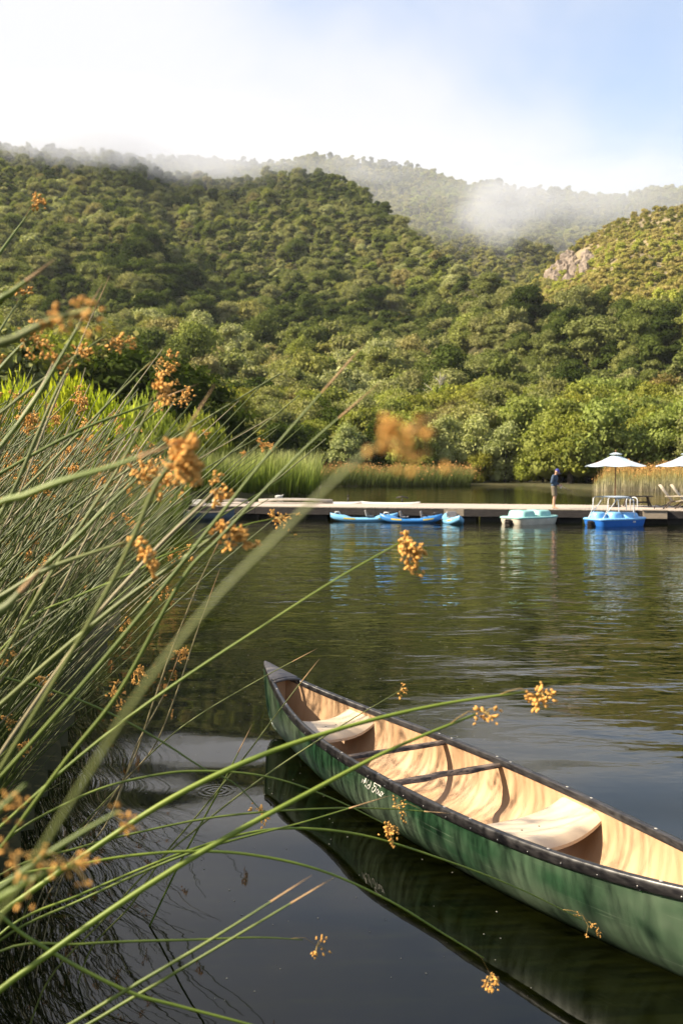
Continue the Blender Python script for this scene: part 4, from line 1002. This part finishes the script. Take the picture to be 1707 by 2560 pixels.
strokes('lettering', [[(378,350),(325,470)],[(455,330),(440,420),(390,505),(395,430),(425,400)],[(470,335),(450,485)],[(545,385),(490,505)],[(440,555),(468,632)],
 [(640,450),(605,590),(552,685),(500,655),(525,570),(590,540)],[(742,480),(728,570),(755,612),(778,580)],[(748,485),(850,545),(945,595),(935,640)],[(820,590),(770,710),(700,795),(658,745),(668,665),(712,640)],
 [(845,692),(795,765),(812,850),(865,800),(868,720),(845,692)],[(895,745),(868,850),(905,892),(945,800)],[(945,800),(925,900),(965,922),(1005,800),(965,770)],[(1000,870),(1052,820)]], 880, 1920, k1, .0062, m_wear)
k2 = 9.39
strokes('lettering', [[(368,490),(366,575),(362,660)],[(368,492),(425,500),(455,575),(428,650),(364,658)],[(496,520),(492,690)],[(625,565),(570,540),(535,590),(575,640),(602,690),(580,745)],
 [(748,605),(705,570),(662,610),(655,680),(690,735),(745,740)],[(830,605),(788,635),(782,700),(812,755),(850,755),(876,700),(870,635),(830,605)]], 1540, 2150, k2, .0115, m_letter)
strokes('lettering', [[(545,590),(560,660),(605,665),(600,705),(548,690)]], 1540, 2150, k2, .008, m_wear)
strokes('lettering', [[(925,645),(952,785),(988,665)],[(1032,680),(1022,835)],[(1032,682),(1110,697)],[(1026,755),(1095,768)],[(1022,833),(1100,847)],[(1162,700),(1152,865)],[(1162,702),(1228,732),(1220,790),(1160,792),(1240,885)],[(1292,742),(1325,830),(1372,762)],[(1325,830),(1312,905)],[(1440,860),(1500,875),(1560,890)]], 1540, 2150, k2, .0105, m_letter2)

# ------------------------------------------------------------------ bulrushes in the foreground
def stem_mat(name, c1, c2, straw):
    m = mat(name, c1, .5, .25, 5, spec=.35, stretch=(1,1,.25), col2=c2); return m
M_ST = [stem_mat('stem_green', (.062,.100,.010), (.165,.215,.026), 0), stem_mat('stem_grey_green', (.10,.13,.026), (.215,.235,.065), 0), stem_mat('stem_straw', (.26,.22,.11), (.42,.36,.21), 1), stem_mat('stem_bright', (.11,.17,.012), (.20,.255,.028), 0)]
WORD = ['green', 'grey-green', 'straw-coloured', 'bright green']
m_spk = mat('spikelet', (.62,.28,.05), .75, .4, 60, spec=.2, col2=(.90,.53,.16), bump=.002); m_ped = mat('pedicel', (.33,.22,.06), .7, .3, 30)
m_tip = mat('dry_tip', (.48,.30,.14), .7, .25, 20)
def spike_mesh(seed):
    b = MB(); r = random.Random(seed); n = 8; L = .016
    P = []
    for i in range(6):
        t = i/5; rr = .0048*math.sin(math.pi*(t*.86+.09))**.7
        P.append([(rr*(1+.18*math.sin(j*2.4+i*2+seed))*math.cos(2*math.pi*j/n), rr*(1+.18*math.cos(j*3+i))*math.sin(2*math.pi*j/n), t*L) for j in range(n)]); P[-1].append(P[-1][0])
    b.grid(P); b.add(P[-1][:-1], [tuple(range(n))]); return b.mesh('spikelet', m_spk)
SPIKE = [spike_mesh(i) for i in range(4)]
def head_layout(seed, n, spread, droop):
    """stalks and spikelets of one flower head, hanging off the side of the stem tip"""
    r = random.Random(seed); stalks, spk = [], []; n = int(n*2.3); nst = max(4, n//4)
    for i in range(nst):
        d = Vector((r.uniform(-.4,1), r.uniform(-1,1), r.uniform(-.6,.7))).normalized(); L = spread*r.uniform(.25, 1)
        p0 = Vector((0,0,0)); p1 = p0+d*L*.5; p2 = p0+d*L+Vector((0,0,-droop*L*r.uniform(.3,1.3)))
        stalks.append([p0, p1, p2]); per = r.choice((2,3,4)) + n//14
        for j in range(per):
            q = p2.lerp(p1, r.uniform(0,.35)) + Vector((r.gauss(0,1),r.gauss(0,1),r.gauss(0,1)))*.006
            dd = (d+Vector((r.gauss(0,.6),r.gauss(0,.6),r.gauss(-.25,.6)))).normalized(); spk.append((q, dd, r.uniform(.75,1.25)))
    return stalks, spk
def head_mesh(seed, n, spread, droop, ssc=1.0):
    st, sp = head_layout(seed, n, spread, droop); b = MB()
    for q in st: b.tube(q, [.0012,.001,.0008], 4, 1, False)
    for (p, d, s) in sp:
        M = d.to_track_quat('Z','Y').to_matrix(); L = .011*s*ssc; w = .0036*s*ssc
        b.ball(p+d*L*.5, (w, w, L*.55), 6, 4, 0, M)
    return b.mesh('flower_head', [m_spk, m_ped])
HEADS = [head_mesh(100+i, 14+4*(i%4), .045+.012*(i%3), .5, 1.0) for i in range(8)]
def catmull(P, n):
    P = [Vector(p) for p in P]; Q = [P[0]*2-P[1]]+P+[P[-1]*2-P[-2]]; out_ = []
    for i in range(1, len(Q)-2):
        a, b_, c, d = Q[i-1], Q[i], Q[i+1], Q[i+2]
        t0 = 0.; t1 = t0+max((b_-a).length, 1e-4)**.5; t2 = t1+max((c-b_).length, 1e-4)**.5; t3 = t2+max((d-c).length, 1e-4)**.5
        for k in range(n):
            t = t1+(t2-t1)*k/n
            A1 = a*((t1-t)/(t1-t0))+b_*((t-t0)/(t1-t0)); A2 = b_*((t2-t)/(t2-t1))+c*((t-t1)/(t2-t1)); A3 = c*((t3-t)/(t3-t2))+d*((t-t2)/(t3-t2))
            B1 = A1*((t2-t)/(t2-t0))+A2*((t-t0)/(t2-t0)); B2 = A2*((t3-t)/(t3-t1))+A3*((t-t1)/(t3-t1))
            out_.append(B1*((t2-t)/(t2-t1))+B2*((t-t1)/(t2-t1)))
    return out_+[P[-1]]
def rich_head(root, tip, tdir, seed, n, spread, droop, ssc):
    st, sp = head_layout(seed, n, spread, droop); b = MB()
    q = tdir.to_track_quat('X', 'Z').to_matrix(); q = Matrix.Rotation(0, 3, 'Z') @ q
    for s_ in st: b.tube([tip+q@v for v in s_], [.0014,.0011,.0009], 4, 0, False)
    h = b.build('flower_head', m_ped, root)
    for i, (p, d, s) in enumerate(sp):
        o = link('spikelet', SPIKE[i%4], h); o.location = tip+q@p; o.rotation_euler = (q@d).to_track_quat('Z','Y').to_euler(); o.scale = (s*ssc*.52,)*3
def hero(pts, D0, D1, r, mi, label, head=None, tipdry=True, root=True, extra=None):
    """one bulrush stem from its tip (first point) down to the water; pts in photo-view coordinates give its course, D its distance"""
    n = len(pts); W = [Ud(x, y, D0+(D1-D0)*i/(n-1)) for i, (x, y) in enumerate(pts)]
    d = (W[-1]-W[-2]); d.normalize()
    if root:
        p = W[-1]; z = max(p.z, .05); h = max(min(z*1.15, 1.7), .2); dx_ = Vector((d.x, d.y, 0)); dx_ = dx_.normalized() if dx_.length > .05 else Vector((-1,0,0))
        if dx_.x > -.2: dx_ = Vector((-1,.1,0)).normalized()
        W += [p+dx_*h*.42+Vector((0,.05,-z*.55)), Vector((p.x+dx_.x*h*.62, p.y+dx_.y*h*.62+.08, -.06))]
    if not root: W[-1].z = -.04
    C = catmull(W, 6); k = len(C); rad = [r*(.42+.58*min(1, i/(k*.35))) for i in range(k)]
    t_ = empty('bulrush_stem', W[-1], 0, label, 'bulrush', 'bulrush stems leaning over the water'); inv = -W[-1]
    b = MB(); b.tube([c+inv for c in C[1 if tipdry else 0:]], rad[1 if tipdry else 0:], 8); b.build('stem', M_ST[mi], t_)
    tip = C[0]+inv; td = (C[0]-C[2]).normalized()
    if tipdry:
        b = MB(); ex = td*(.05+.02*(D0 > 2)); b.tube([C[2]+inv, C[1]+inv, tip, tip+ex], [rad[2]*1.03, rad[1]*1.04, rad[0]*1.02, rad[0]*.15], 8); b.build('dry_tip', m_tip, t_)
    if head:
        nsp, spread, droop, ssc = head; rich_head(t_, tip, td, int(abs(pts[0][0])*7+abs(pts[0][1])), nsp, spread, droop, ssc)
    if extra:
        for (ex_, ey_, ed, nsp, spread, droop, ssc) in extra:
            p = Ud(ex_, ey_, D0)+inv; c0 = C[2]+inv; mid = c0.lerp(p, .55)+Vector((0,0,.18*(p-c0).length)); b = MB()
            b.tube([c0, c0.lerp(mid, .5)+Vector((0,0,.02*(p-c0).length)), mid, p], [rad[0]*.55, rad[0]*.45, rad[0]*.4, rad[0]*.3], 5); b.build('pedicel', m_ped, t_)
            rich_head(t_, p, td, int(ex_+ey_), nsp, spread, droop, ssc)
    return t_
S_ = (8, .05, .6, 1.0); MH = (18, .06, .6, 1.15); BH = (24, .07, .7, 1.3)
hero([(958,978),(905,1008),(850,1035),(790,1085),(640,1230),(500,1370),(330,1580),(215,1760),(40,2040),(-120,2300)],.62,.64,.0017,1,'wide out-of-focus stem crossing the dock diagonally with a blurred orange head', None, True, True, [(915,1000,.62,3,.012,.4,.7),(940,988,.62,2,.008,.3,.6),(888,1015,.62,3,.012,.4,.7),(925,1032,.62,2,.008,.5,.6),(880,985,.62,2,.008,.5,.6)])
hero([(800,832),(620,1040),(500,1190),(350,1380),(200,1560),(60,1720),(-100,1900)],2,2.12,0.00432,0,'long green stem with a pale dry tip ending against the trees above the cattails')
hero([(815,928),(700,1030),(500,1240),(432,1311),(268,1599),(153,1744),(0,1951),(-120,2100)],2.06,2.19,0.00432,0,'long green stem with a dry tip just below the highest crossing stem')
hero([(925,1242),(780,1325),(600,1440),(440,1545),(306,1640),(168,1750),(0,1900),(-110,2000)],2.5,2.5,0.003744,3,'green stem ending in a plump orange head hanging over open water below the dock',(22,.030,1.4,1.6),False,True,[(948,1262,2.0,14,.02,.6,1.5),(952,1305,2.0,9,.015,.4,1.5)])
hero([(1210,1588),(1000,1620),(800,1668),(600,1735),(400,1830),(200,1960),(0,2100),(-100,2180)],2.7,2.5,0.00765,3,'thick bright green stem reaching farthest across the canoe to an orange head',None,False,True,[(1236,1598,2.7,22,.05,.5,1.5)])
hero([(1092,1640),(900,1720),(700,1825),(500,1935),(300,2060),(100,2200),(-50,2320)],2.6,2.3,0.00765,3,'thick green stem crossing the canoe below the farthest reaching one',None,False,True,[(1112,1637,2.6,14,.05,.5,1.3)])
hero([(918,1586),(786,1665),(617,1776),(459,1897),(330,2010),(240,2110)],4.2,4.2,0.004212,1,'slim grey-green stem with a small tan head against the canoe stern seat',(7,.05,.2,1.5),False)
hero([(702,1503),(607,1554),(459,1641),(380,1700),(280,1800)],5,5,0.003564,1,'slim stem whose dry tip crosses the canoe bow tip')
hero([(712,1540),(644,1628),(565,1734),(459,1866),(380,1960),(300,2080)],4.6,4.6,0.004212,1,'slim pale stem crossing the canoe deck plate')
hero([(860,1838),(686,1891),(570,1920),(428,1962),(184,2068),(0,2160)],3.6,3.4,0.00486,0,'green stem with a blunt tan tip ending on the dark side of the canoe')
hero([(1008,1866),(900,1858),(764,1856),(506,1875),(312,1913),(184,1946),(0,2010)],3.8,3.6,0.004212,0,'nearly level stem ending under the canoe gunwale', None, True, True, [(905,1852,3.8,12,.06,.3,1.2)])
hero([(600,1862),(540,1800),(467,1764),(369,1701),(253,1638),(140,1592),(14,1557),(-60,1540)],3.8,3.6,0.004212,0,'stem sinking to the right with a brown head just off the canoe bow',(16,.055,.7,1.3),False)
hero([(895,1898),(775,1839),(659,1795),(565,1776),(459,1771),(387,1775),(246,1806),(133,1855),(20,1925)],3.7,3.5,0.004536,0,'arching stem with an orange head against the dark green canoe side',(20,.06,.9,1.3),False)
hero([(1335,2112),(1194,2042),(1021,1975),(828,1917),(673,1902),(570,1913),(428,1955),(184,2055),(20,2130)],3.9,3.4,0.00486,3,'long arching stem drooping along the canoe side almost to the water',None,False,True,[(1345,2118,3.9,9,.08,.5,1.0),(1372,2140,3.9,4,.03,.5,1.0)])
hero([(1110,2200),(1021,2146),(893,2068),(731,1997),(570,1962),(442,1955),(300,1965),(184,1985),(0,2030)],3.2,3,0.004536,3,'long arching stem drooping to an orange head low over the dark water',None,False,True,[(1126,2240,3.2,18,.04,.8,1.3)])
hero([(660,2046),(545,2120),(442,2184),(312,2261),(184,2339),(60,2420)],2.38,2.38,0.004493,0,'upper stem of the parallel pair over dark water, with a long pale tip')
hero([(715,2046),(570,2133),(377,2249),(248,2326),(120,2410)],2.5,2.5,0.004493,0,'lower stem of the parallel pair over dark water, with a short tan tip')
hero([(696,2158),(602,2153),(442,2158),(300,2162),(184,2168),(0,2185)],3,2.9,0.003888,0,'level stem with a ragged orange head low over the dark water',None,False,True,[(728,2172,3.0,12,.06,.4,1.1)])
hero([(640,2372),(570,2352),(409,2310),(312,2284),(184,2223),(60,2150),(-60,2080)],2.5,2.4,0.00486,3,'green stem sloping down to the right at the bottom of the frame')
hero([(566,1690),(506,1810),(419,1971),(335,2113)],5.3,5.25,0.005184,0,'stem bent sharply where it meets its own reflection in the dark water',None,True,False)
hero([(509,1233),(456,1341),(418,1434),(401,1475),(350,1620),(300,1760)],3.4,4,0.002916,2,'thin straw-coloured stem crossing upright below the dock, left of its twin')
hero([(494,1337),(450,1458),(404,1595),(352,1718),(281,1799)],4,4.4,0.002916,2,'thin straw-coloured pale-pointed stem over dark water, right of its twin')
hero([(408,1514),(373,1602),(316,1708),(281,1806),(240,1900)],4.5,4.7,0.003888,2,'dry straw-coloured stem leaning at the edge of the thicket')
hero([(505,1222),(414,1286),(299,1367),(208,1440),(106,1525),(0,1620),(-100,1700)],2.25,2.38,0.006,1,'thick pale stem ending in a blurred orange spray in front of the dock',(20,.05,.5,1.3),False,True,[(548,1235,1.8,18,.05,.6,1.3),(520,1245,1.8,9,.03,.6,1.3)])
hero([(346,830),(269,906),(176,1002),(59,1120),(0,1175),(-80,1250)],3.4,3.2,0.0048,1,'grey-green stem with two orange heads side by side against the dark oaks',None,False,True,[(360,838,3.4,20,.055,1.0,1.4),(390,823,3.4,8,.03,.3,1.4)])
hero([(349,926),(281,1061),(229,1143),(164,1243),(82,1378),(10,1500)],2.38,2.38,0.00432,1,'blurred grey-green stem with an orange head rising before the yellow-green shrubs',None,False,True,[(366,898,1.9,22,.035,.4,1.3)])
hero([(401,922),(322,1032),(249,1149),(187,1260),(120,1390)],3.6,3.6,0.003888,2,'pale slim stem with a spray of brown flowers beside the yellow-green shrubs',(9,.05,.3,1.2),False,True,[(425,915,3.6,14,.05,.5,1.3)])
hero([(407,901),(322,935),(205,979),(88,1038),(0,1088),(-90,1140)],3,2.9,0.00486,0,'smooth green stem without a head reaching past the yellow-green shrubs')
hero([(345,1040),(264,1070),(146,1105),(60,1138),(-20,1172)],1.25,1.31,0.0048,3,'very blurred bright green stem lying low across the thicket')
hero([(290,1245),(205,1272),(117,1304),(29,1354),(-60,1420)],2.12,2.12,0.0055,1,'pale blurred stem with drooping orange heads left of the open water',None,False,True,[(312,1250,1.7,7,.025,.6,1.5),(335,1275,1.7,13,.03,.9,1.4),(345,1300,1.7,5,.015,.6,1.4)])
hero([(325,1090),(264,1146),(176,1234),(88,1313),(0,1378),(-90,1450)],2.25,2.25,0.0055,0,'green stem with a blurred double orange head in front of the marsh',None,False,True,[(330,1100,1.8,14,.045,.4,1.4),(378,1105,1.8,8,.02,.7,1.4),(360,1135,1.8,5,.02,.7,1.4)])
hero([(455,945),(422,1000),(395,1060),(360,1113),(310,1228),(264,1325),(200,1440)],1.56,1.62,0.0042,1,'blurred stem carrying the largest hanging orange head before the cattails',None,True,True,[(421,1030,1.25,22,.022,.5,1.35),(424,1070,1.25,20,.022,.5,1.35),(420,1095,1.25,10,.018,.5,1.3)])
hero([(500,1120),(459,1163),(381,1237),(300,1325),(210,1430)],2.38,2.38,0.004032,2,'straw-coloured blurred stem ending in an orange head over the dock corner',None,False,True,[(500,1135,1.9,16,.032,1.0,1.4),(490,1100,1.9,6,.02,.6,1.3)])
hero([(630,1191),(568,1204),(449,1251),(367,1280),(322,1307),(175,1371),(60,1430)],3.2,3.1,0.00324,3,'thin bright stem with an open wiry flower spray before the dock edge',(8,.12,.25,.9),False,True,[(640,1192,3.2,9,.07,.5,.9)])
hero([(72,483),(30,540),(0,582),(-50,650)],3.2,3.1,0.0048,0,'highest stem of the thicket with a small flower head against the wooded hill',None,False,True,[(80,470,3.2,16,.04,.3,1.2)])
hero([(46,690),(22,725),(0,760),(-40,820)],3.2,3.1,0.003888,1,'short visible stem with a flower head against the lower wooded hill',None,False,True,[(50,672,3.2,12,.035,.3,1.2)])
hero([(75,635),(30,670),(-15,705)],1.62,1.62,0.006,0,'blurred stem tip poking in from the edge against the wooded hill')
hero([(234,675),(182,795),(141,889),(103,983),(70,1070),(20,1190)],3.2,3.2,0.00324,2,'thin straw-coloured stem with a sharp point standing tallest before the dark oaks')
hero([(215,712),(165,722),(100,745),(40,775),(-30,810)],1.19,1.19,0.0052,1,'blurred level stem with a smeared tan head against the wooded hill',None,False,True,[(175,722,.95,12,.035,.3,1.0),(130,738,.95,10,.03,.3,1.0)])
hero([(200,715),(158,789),(88,909),(15,1010),(-50,1090)],2.12,2.12,0.0048,0,'stout green stem with a dry tip among the tops of the thicket')
hero([(245,770),(190,807),(88,880),(0,950),(-70,1000)],2.9,2.8,0.004212,1,'grey-green stem with a hooked row of brown flowers before the dark oaks',None,False,True,[(258,785,2.9,16,.06,.9,1.2),(280,800,2.9,7,.03,.4,1.2)])
hero([(70,772),(35,808),(0,848),(-60,920)],2.6,2.6,0.0048,0,'stem with a broad brown flower spray at the thicket top',None,False,True,[(60,775,2.6,16,.06,.5,1.1),(85,785,2.6,14,.045,.6,1.1)])
hero([(172,820),(132,895),(82,1010),(30,1130)],2.7,2.7,0.00486,1,'stem with a compact brown head before the big dark oak',None,False,True,[(178,810,2.7,14,.04,.6,1.2)])
hero([(125,830),(95,890),(40,975),(0,1040)],2.6,2.6,0.004536,2,'pale stem with a narrow hanging brown head at the thicket top',None,False,True,[(120,832,2.6,18,.05,.6,1.1)])
hero([(275,1862),(200,1905),(90,1975),(0,2040),(-60,2080)],1.19,1.19,0.004,0,'near blurred stem with a soft orange head over the dark water',None,False,True,[(265,1870,.95,8,.024,.4,.8)])
hero([(190,1985),(130,1995),(60,2030),(-30,2090)],1.06,1.06,0.004,3,'near blurred stem with a wide soft orange spray low in the thicket',None,False,True,[(100,1985,.85,9,.035,.3,.8),(160,1985,.85,6,.028,.3,.8),(40,1965,.85,6,.028,.3,.8)])
hero([(60,1800),(10,1850),(-50,1910)],1.06,1.06,0.004,0,'near blurred stem with an orange head at the frame edge',None,False,True,[(5,1850,.85,8,.03,.4,.8)])
hero([(60,1345),(20,1390),(-30,1430)],1.38,1.38,0.0076,1,'blurred pale stem with a blunt tan tip at the frame edge')
# the thicket behind: individuals first, the rest as one mass
def stem_variant(seed):
    r = random.Random(seed); H = 1.0; lean = r.choice((.08,.16,.28,.4,.55,.72)); b = MB(); p = []
    curve = r.uniform(1.2, 2.3); side = r.uniform(-.10, .10)
    for i in range(10):
        t = i/9; p.append((lean*t**curve, side*t*t, t*H-.25*lean*t**(curve+1)*.7))
    b.tube(p, [.0021*(1-.62*(i/9)**1.5) for i in range(10)], 6)
    return b, p
STV = []
for v in range(14):
    b, p = stem_variant(v+60); STV.append(([b.mesh('stem', m) for m in M_ST], Vector(p[-1]), b))
g = np.random.default_rng(77)
def root_point():
    while True:
        y = 3.6+11.0*g.random()**1.15; edge = float(left_bank(y)); x = edge-.12-.02*y-abs(g.normal(0, .95))*(1+.07*y)
        if x > -7.5 and x > -(y*.37+2.2): return x, y
def rot_for(): return R(float(np.clip(g.normal(-6, 24), -70, 60)))
WHERE = [(4.3, 'at the thicket bottom'), (5.0, 'low beside the bent stem'), (5.8, 'just above the bent stem'), (6.8, 'level with the canoe yoke'), (7.6, 'level with the stern seat'), (8.6, 'level with the canoe bow'), (9.8, 'just past the canoe bow'), (11, 'well past the canoe bow'), (12.3, 'near the thicket far end'), (30, 'at the thicket far end')]
for i in range(250):
    x, y = root_point(); v = int(g.integers(len(STV))); mi = int(g.choice([0,1,2,3], p=[.44,.30,.15,.11])); L = float(g.uniform(1.9, 3.5)); hd = g.random() < .34
    bend = 'upright' if STV[v][1].x < .25 else ('leaning' if STV[v][1].x < .5 else 'arching'); wh = [w for lim, w in WHERE if y < lim][0]
    lab = f'{"tall" if L > 2.7 else "short"} {bend} {WORD[mi]} bulrush {"with flower head" if hd else "without flowers"} {wh}'
    t_ = empty('bulrush_stem', (x, y, -.05), rot_for(), lab, 'bulrush', f'bulrush stems {wh}')
    o = link('stem', STV[v][0][mi], t_); o.scale = (L, L, L)
    if hd:
        h = link('flower_head', HEADS[int(g.integers(8))], t_); h.location = STV[v][1]*L; h.rotation_euler = (0, R(25), float(g.uniform(0, 6.28))); s_ = float(g.uniform(.8, 1.4)); h.scale = (s_,)*3
big = MB(); Vs, Qs, Ms = [], [], []; off = 0
base = [(np.array([tuple(q) for q in STV[v][2].v]), np.array([f for f in STV[v][2].f if len(f) == 4])) for v in range(len(STV))]
hv = [(np.array([tuple(q.co) for q in m.vertices]), np.array([tuple(p.vertices) if len(p.vertices) == 4 else tuple(p.vertices)+(p.vertices[2],) for p in m.polygons])) for m in HEADS[:4]]
for i in range(5300):
    x, y = root_point() if i < 2500 else (0, 0)
    if i >= 2500:  # extra stems farther left, added to block side sun and sky
        y = 2.6+13*g.random()**1.1; x = float(left_bank(y))-.6-.03*y-(2.2+.16*y)*g.random()**.8
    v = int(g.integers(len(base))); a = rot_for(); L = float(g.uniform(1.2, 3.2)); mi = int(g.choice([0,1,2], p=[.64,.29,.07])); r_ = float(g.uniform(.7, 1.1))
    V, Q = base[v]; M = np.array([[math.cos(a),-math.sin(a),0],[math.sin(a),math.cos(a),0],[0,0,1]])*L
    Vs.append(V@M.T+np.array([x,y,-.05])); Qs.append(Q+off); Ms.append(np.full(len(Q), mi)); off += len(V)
    if g.random() < .12:
        V2, Q2 = hv[int(g.integers(4))]; tip = np.array(STV[v][1])@M.T+np.array([x,y,-.05]); Q2 = Q2[:, :4]
        Vs.append(V2+tip); Qs.append(Q2+off); Ms.append(np.full(len(Q2), 3)); off += len(V2)
me = bpy.data.meshes.new('bulrush_thicket'); V = np.concatenate(Vs); Q = np.concatenate(Qs)
me.from_pydata(V.tolist(), [], [tuple(dict.fromkeys(q)) for q in Q.tolist()])
for m in (stem_mat('shaded_stem', (.045,.07,.008), (.12,.15,.022), 0), stem_mat('shaded_grey_stem', (.06,.08,.016), (.14,.155,.045), 0), M_ST[2], m_spk): me.materials.append(m)  # darker stem copies: the thicket's self-shadow put into the colour
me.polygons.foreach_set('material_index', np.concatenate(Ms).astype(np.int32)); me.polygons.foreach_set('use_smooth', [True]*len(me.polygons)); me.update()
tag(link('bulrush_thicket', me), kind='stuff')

# ------------------------------------------------------------------ mist on the slopes and haze in the air
def mist(name, px, py, r, sx_, sy_, sz_, dens, seed, yaw=0, nscale=3.0):
    c = U(px, py, r); b = MB(); b.ball((0,0,0), 1.0, 24, 14); m = bpy.data.materials.new(name); m.use_nodes = True; nt = m.node_tree; nt.nodes.clear(); nn, ll = nt.nodes, nt.links
    o = nn.new('ShaderNodeOutputMaterial'); pv = nn.new('ShaderNodeVolumePrincipled'); ll.new(pv.outputs[0], o.inputs['Volume'])
    pv.inputs['Color'].default_value = (.74,.77,.84,1); pv.inputs['Anisotropy'].default_value = .15
    tc_ = nn.new('ShaderNodeTexCoord'); ln = nn.new('ShaderNodeVectorMath'); ln.operation = 'LENGTH'; ll.new(tc_.outputs['Object'], ln.inputs[0])
    n = nn.new('ShaderNodeTexNoise'); n.inputs['Scale'].default_value = nscale; n.inputs['Detail'].default_value = 4; n.inputs['Roughness'].default_value = .55
    mp_ = nn.new('ShaderNodeMapping'); mp_.inputs['Location'].default_value = (seed*3.1, seed*1.7, seed); ll.new(tc_.outputs['Object'], mp_.inputs[0]); ll.new(mp_.outputs[0], n.inputs['Vector'])
    a = nn.new('ShaderNodeMath'); a.operation = 'MULTIPLY_ADD'; ll.new(n.outputs[0], a.inputs[0]); a.inputs[1].default_value = 1.9; a.inputs[2].default_value = -.55
    s = nn.new('ShaderNodeMath'); s.operation = 'SUBTRACT'; ll.new(a.outputs[0], s.inputs[0]); 
    l2 = nn.new('ShaderNodeMath'); l2.operation = 'POWER'; ll.new(ln.outputs['Value'], l2.inputs[0]); l2.inputs[1].default_value = 1.6; ll.new(l2.outputs[0], s.inputs[1])
    mr_ = nn.new('ShaderNodeMapRange'); mr_.interpolation_type = 'SMOOTHSTEP'; mr_.inputs[1].default_value = -.25; mr_.inputs[2].default_value = .55; mr_.inputs[4].default_value = dens; ll.new(s.outputs[0], mr_.inputs[0])
    fo = nn.new('ShaderNodeMapRange'); fo.interpolation_type = 'SMOOTHSTEP'; ll.new(ln.outputs['Value'], fo.inputs[0]); fo.inputs[1].default_value = 1.0; fo.inputs[2].default_value = .35
    fm = nn.new('ShaderNodeMath'); fm.operation = 'MULTIPLY'; ll.new(fo.outputs[0], fm.inputs[0]); ll.new(mr_.outputs[0], fm.inputs[1]); ll.new(fm.outputs[0], pv.inputs['Density'])
    ob = b.build('mist', m); ob.location = c; ob.scale = (sx_, sy_, sz_); ob.rotation_euler.z = yaw; tag(ob, kind='stuff')
mist('mist_left', 120, 356, 690, 290, 130, 52, .017, 1)
mist('mist_rim', 330, 398, 740, 160, 90, 34, .014, 7)
mist('mist_saddle', 560, 400, 900, 150, 80, 30, .010, 2)
mist('mist_dome', 900, 415, 950, 110, 60, 26, .008, 3)
mist('mist_wisp', 1250, 510, 800, 66, 80, 52, .014, 4, nscale=1.5)
mist('mist_valley', 1180, 520, 1020, 420, 220, 150, .0030, 6, nscale=1.2)
mist('mist_right', 1540, 472, 900, 240, 140, 48, .007, 5)
zt, zb = 620., -3.2
b = MB(); b.box((0, 1000, (zt+zb)/2), (4600, 2900, zt-zb)); hz = b.build('haze', None, smooth=False)
hm = bpy.data.materials.new('air'); hm.use_nodes = True; nt = hm.node_tree; nt.nodes.clear(); o = nt.nodes.new('ShaderNodeOutputMaterial'); pv = nt.nodes.new('ShaderNodeVolumePrincipled')
pv.inputs['Color'].default_value = (.86,.92,1,1); pv.inputs['Density'].default_value = .00005; pv.inputs['Anisotropy'].default_value = .1; nt.links.new(pv.outputs[0], o.inputs['Volume'])
hz.data.materials.clear(); hz.data.materials.append(hm); tag(hz, kind='stuff')

# labels that several things would share say which one is meant
same = {}
for o in COL.objects:
    if o.parent is None and o.get('category') in ('tree', 'bulrush'): same.setdefault(o['label'], []).append(o)
for lab, L in same.items():
    if 2 <= len(L) <= 9:
        L.sort(key=lambda o: o.location.x/max(o.location.y, .1))
        for o, w in zip(L, {2: ('left one', 'right one'), 3: ('leftmost', 'middle one', 'rightmost'), }.get(len(L), ['leftmost', 'second from left', 'third from left', 'fourth from left', 'fifth from left', 'sixth from left', 'seventh from left'][:len(L)-1]+['rightmost'] if len(L) < 9 else ['leftmost', 'second from left', 'third from left', 'fourth from left', 'middle one', 'fourth from right', 'third from right', 'second from right', 'rightmost'])): o['label'] = f'{lab}, {w}'
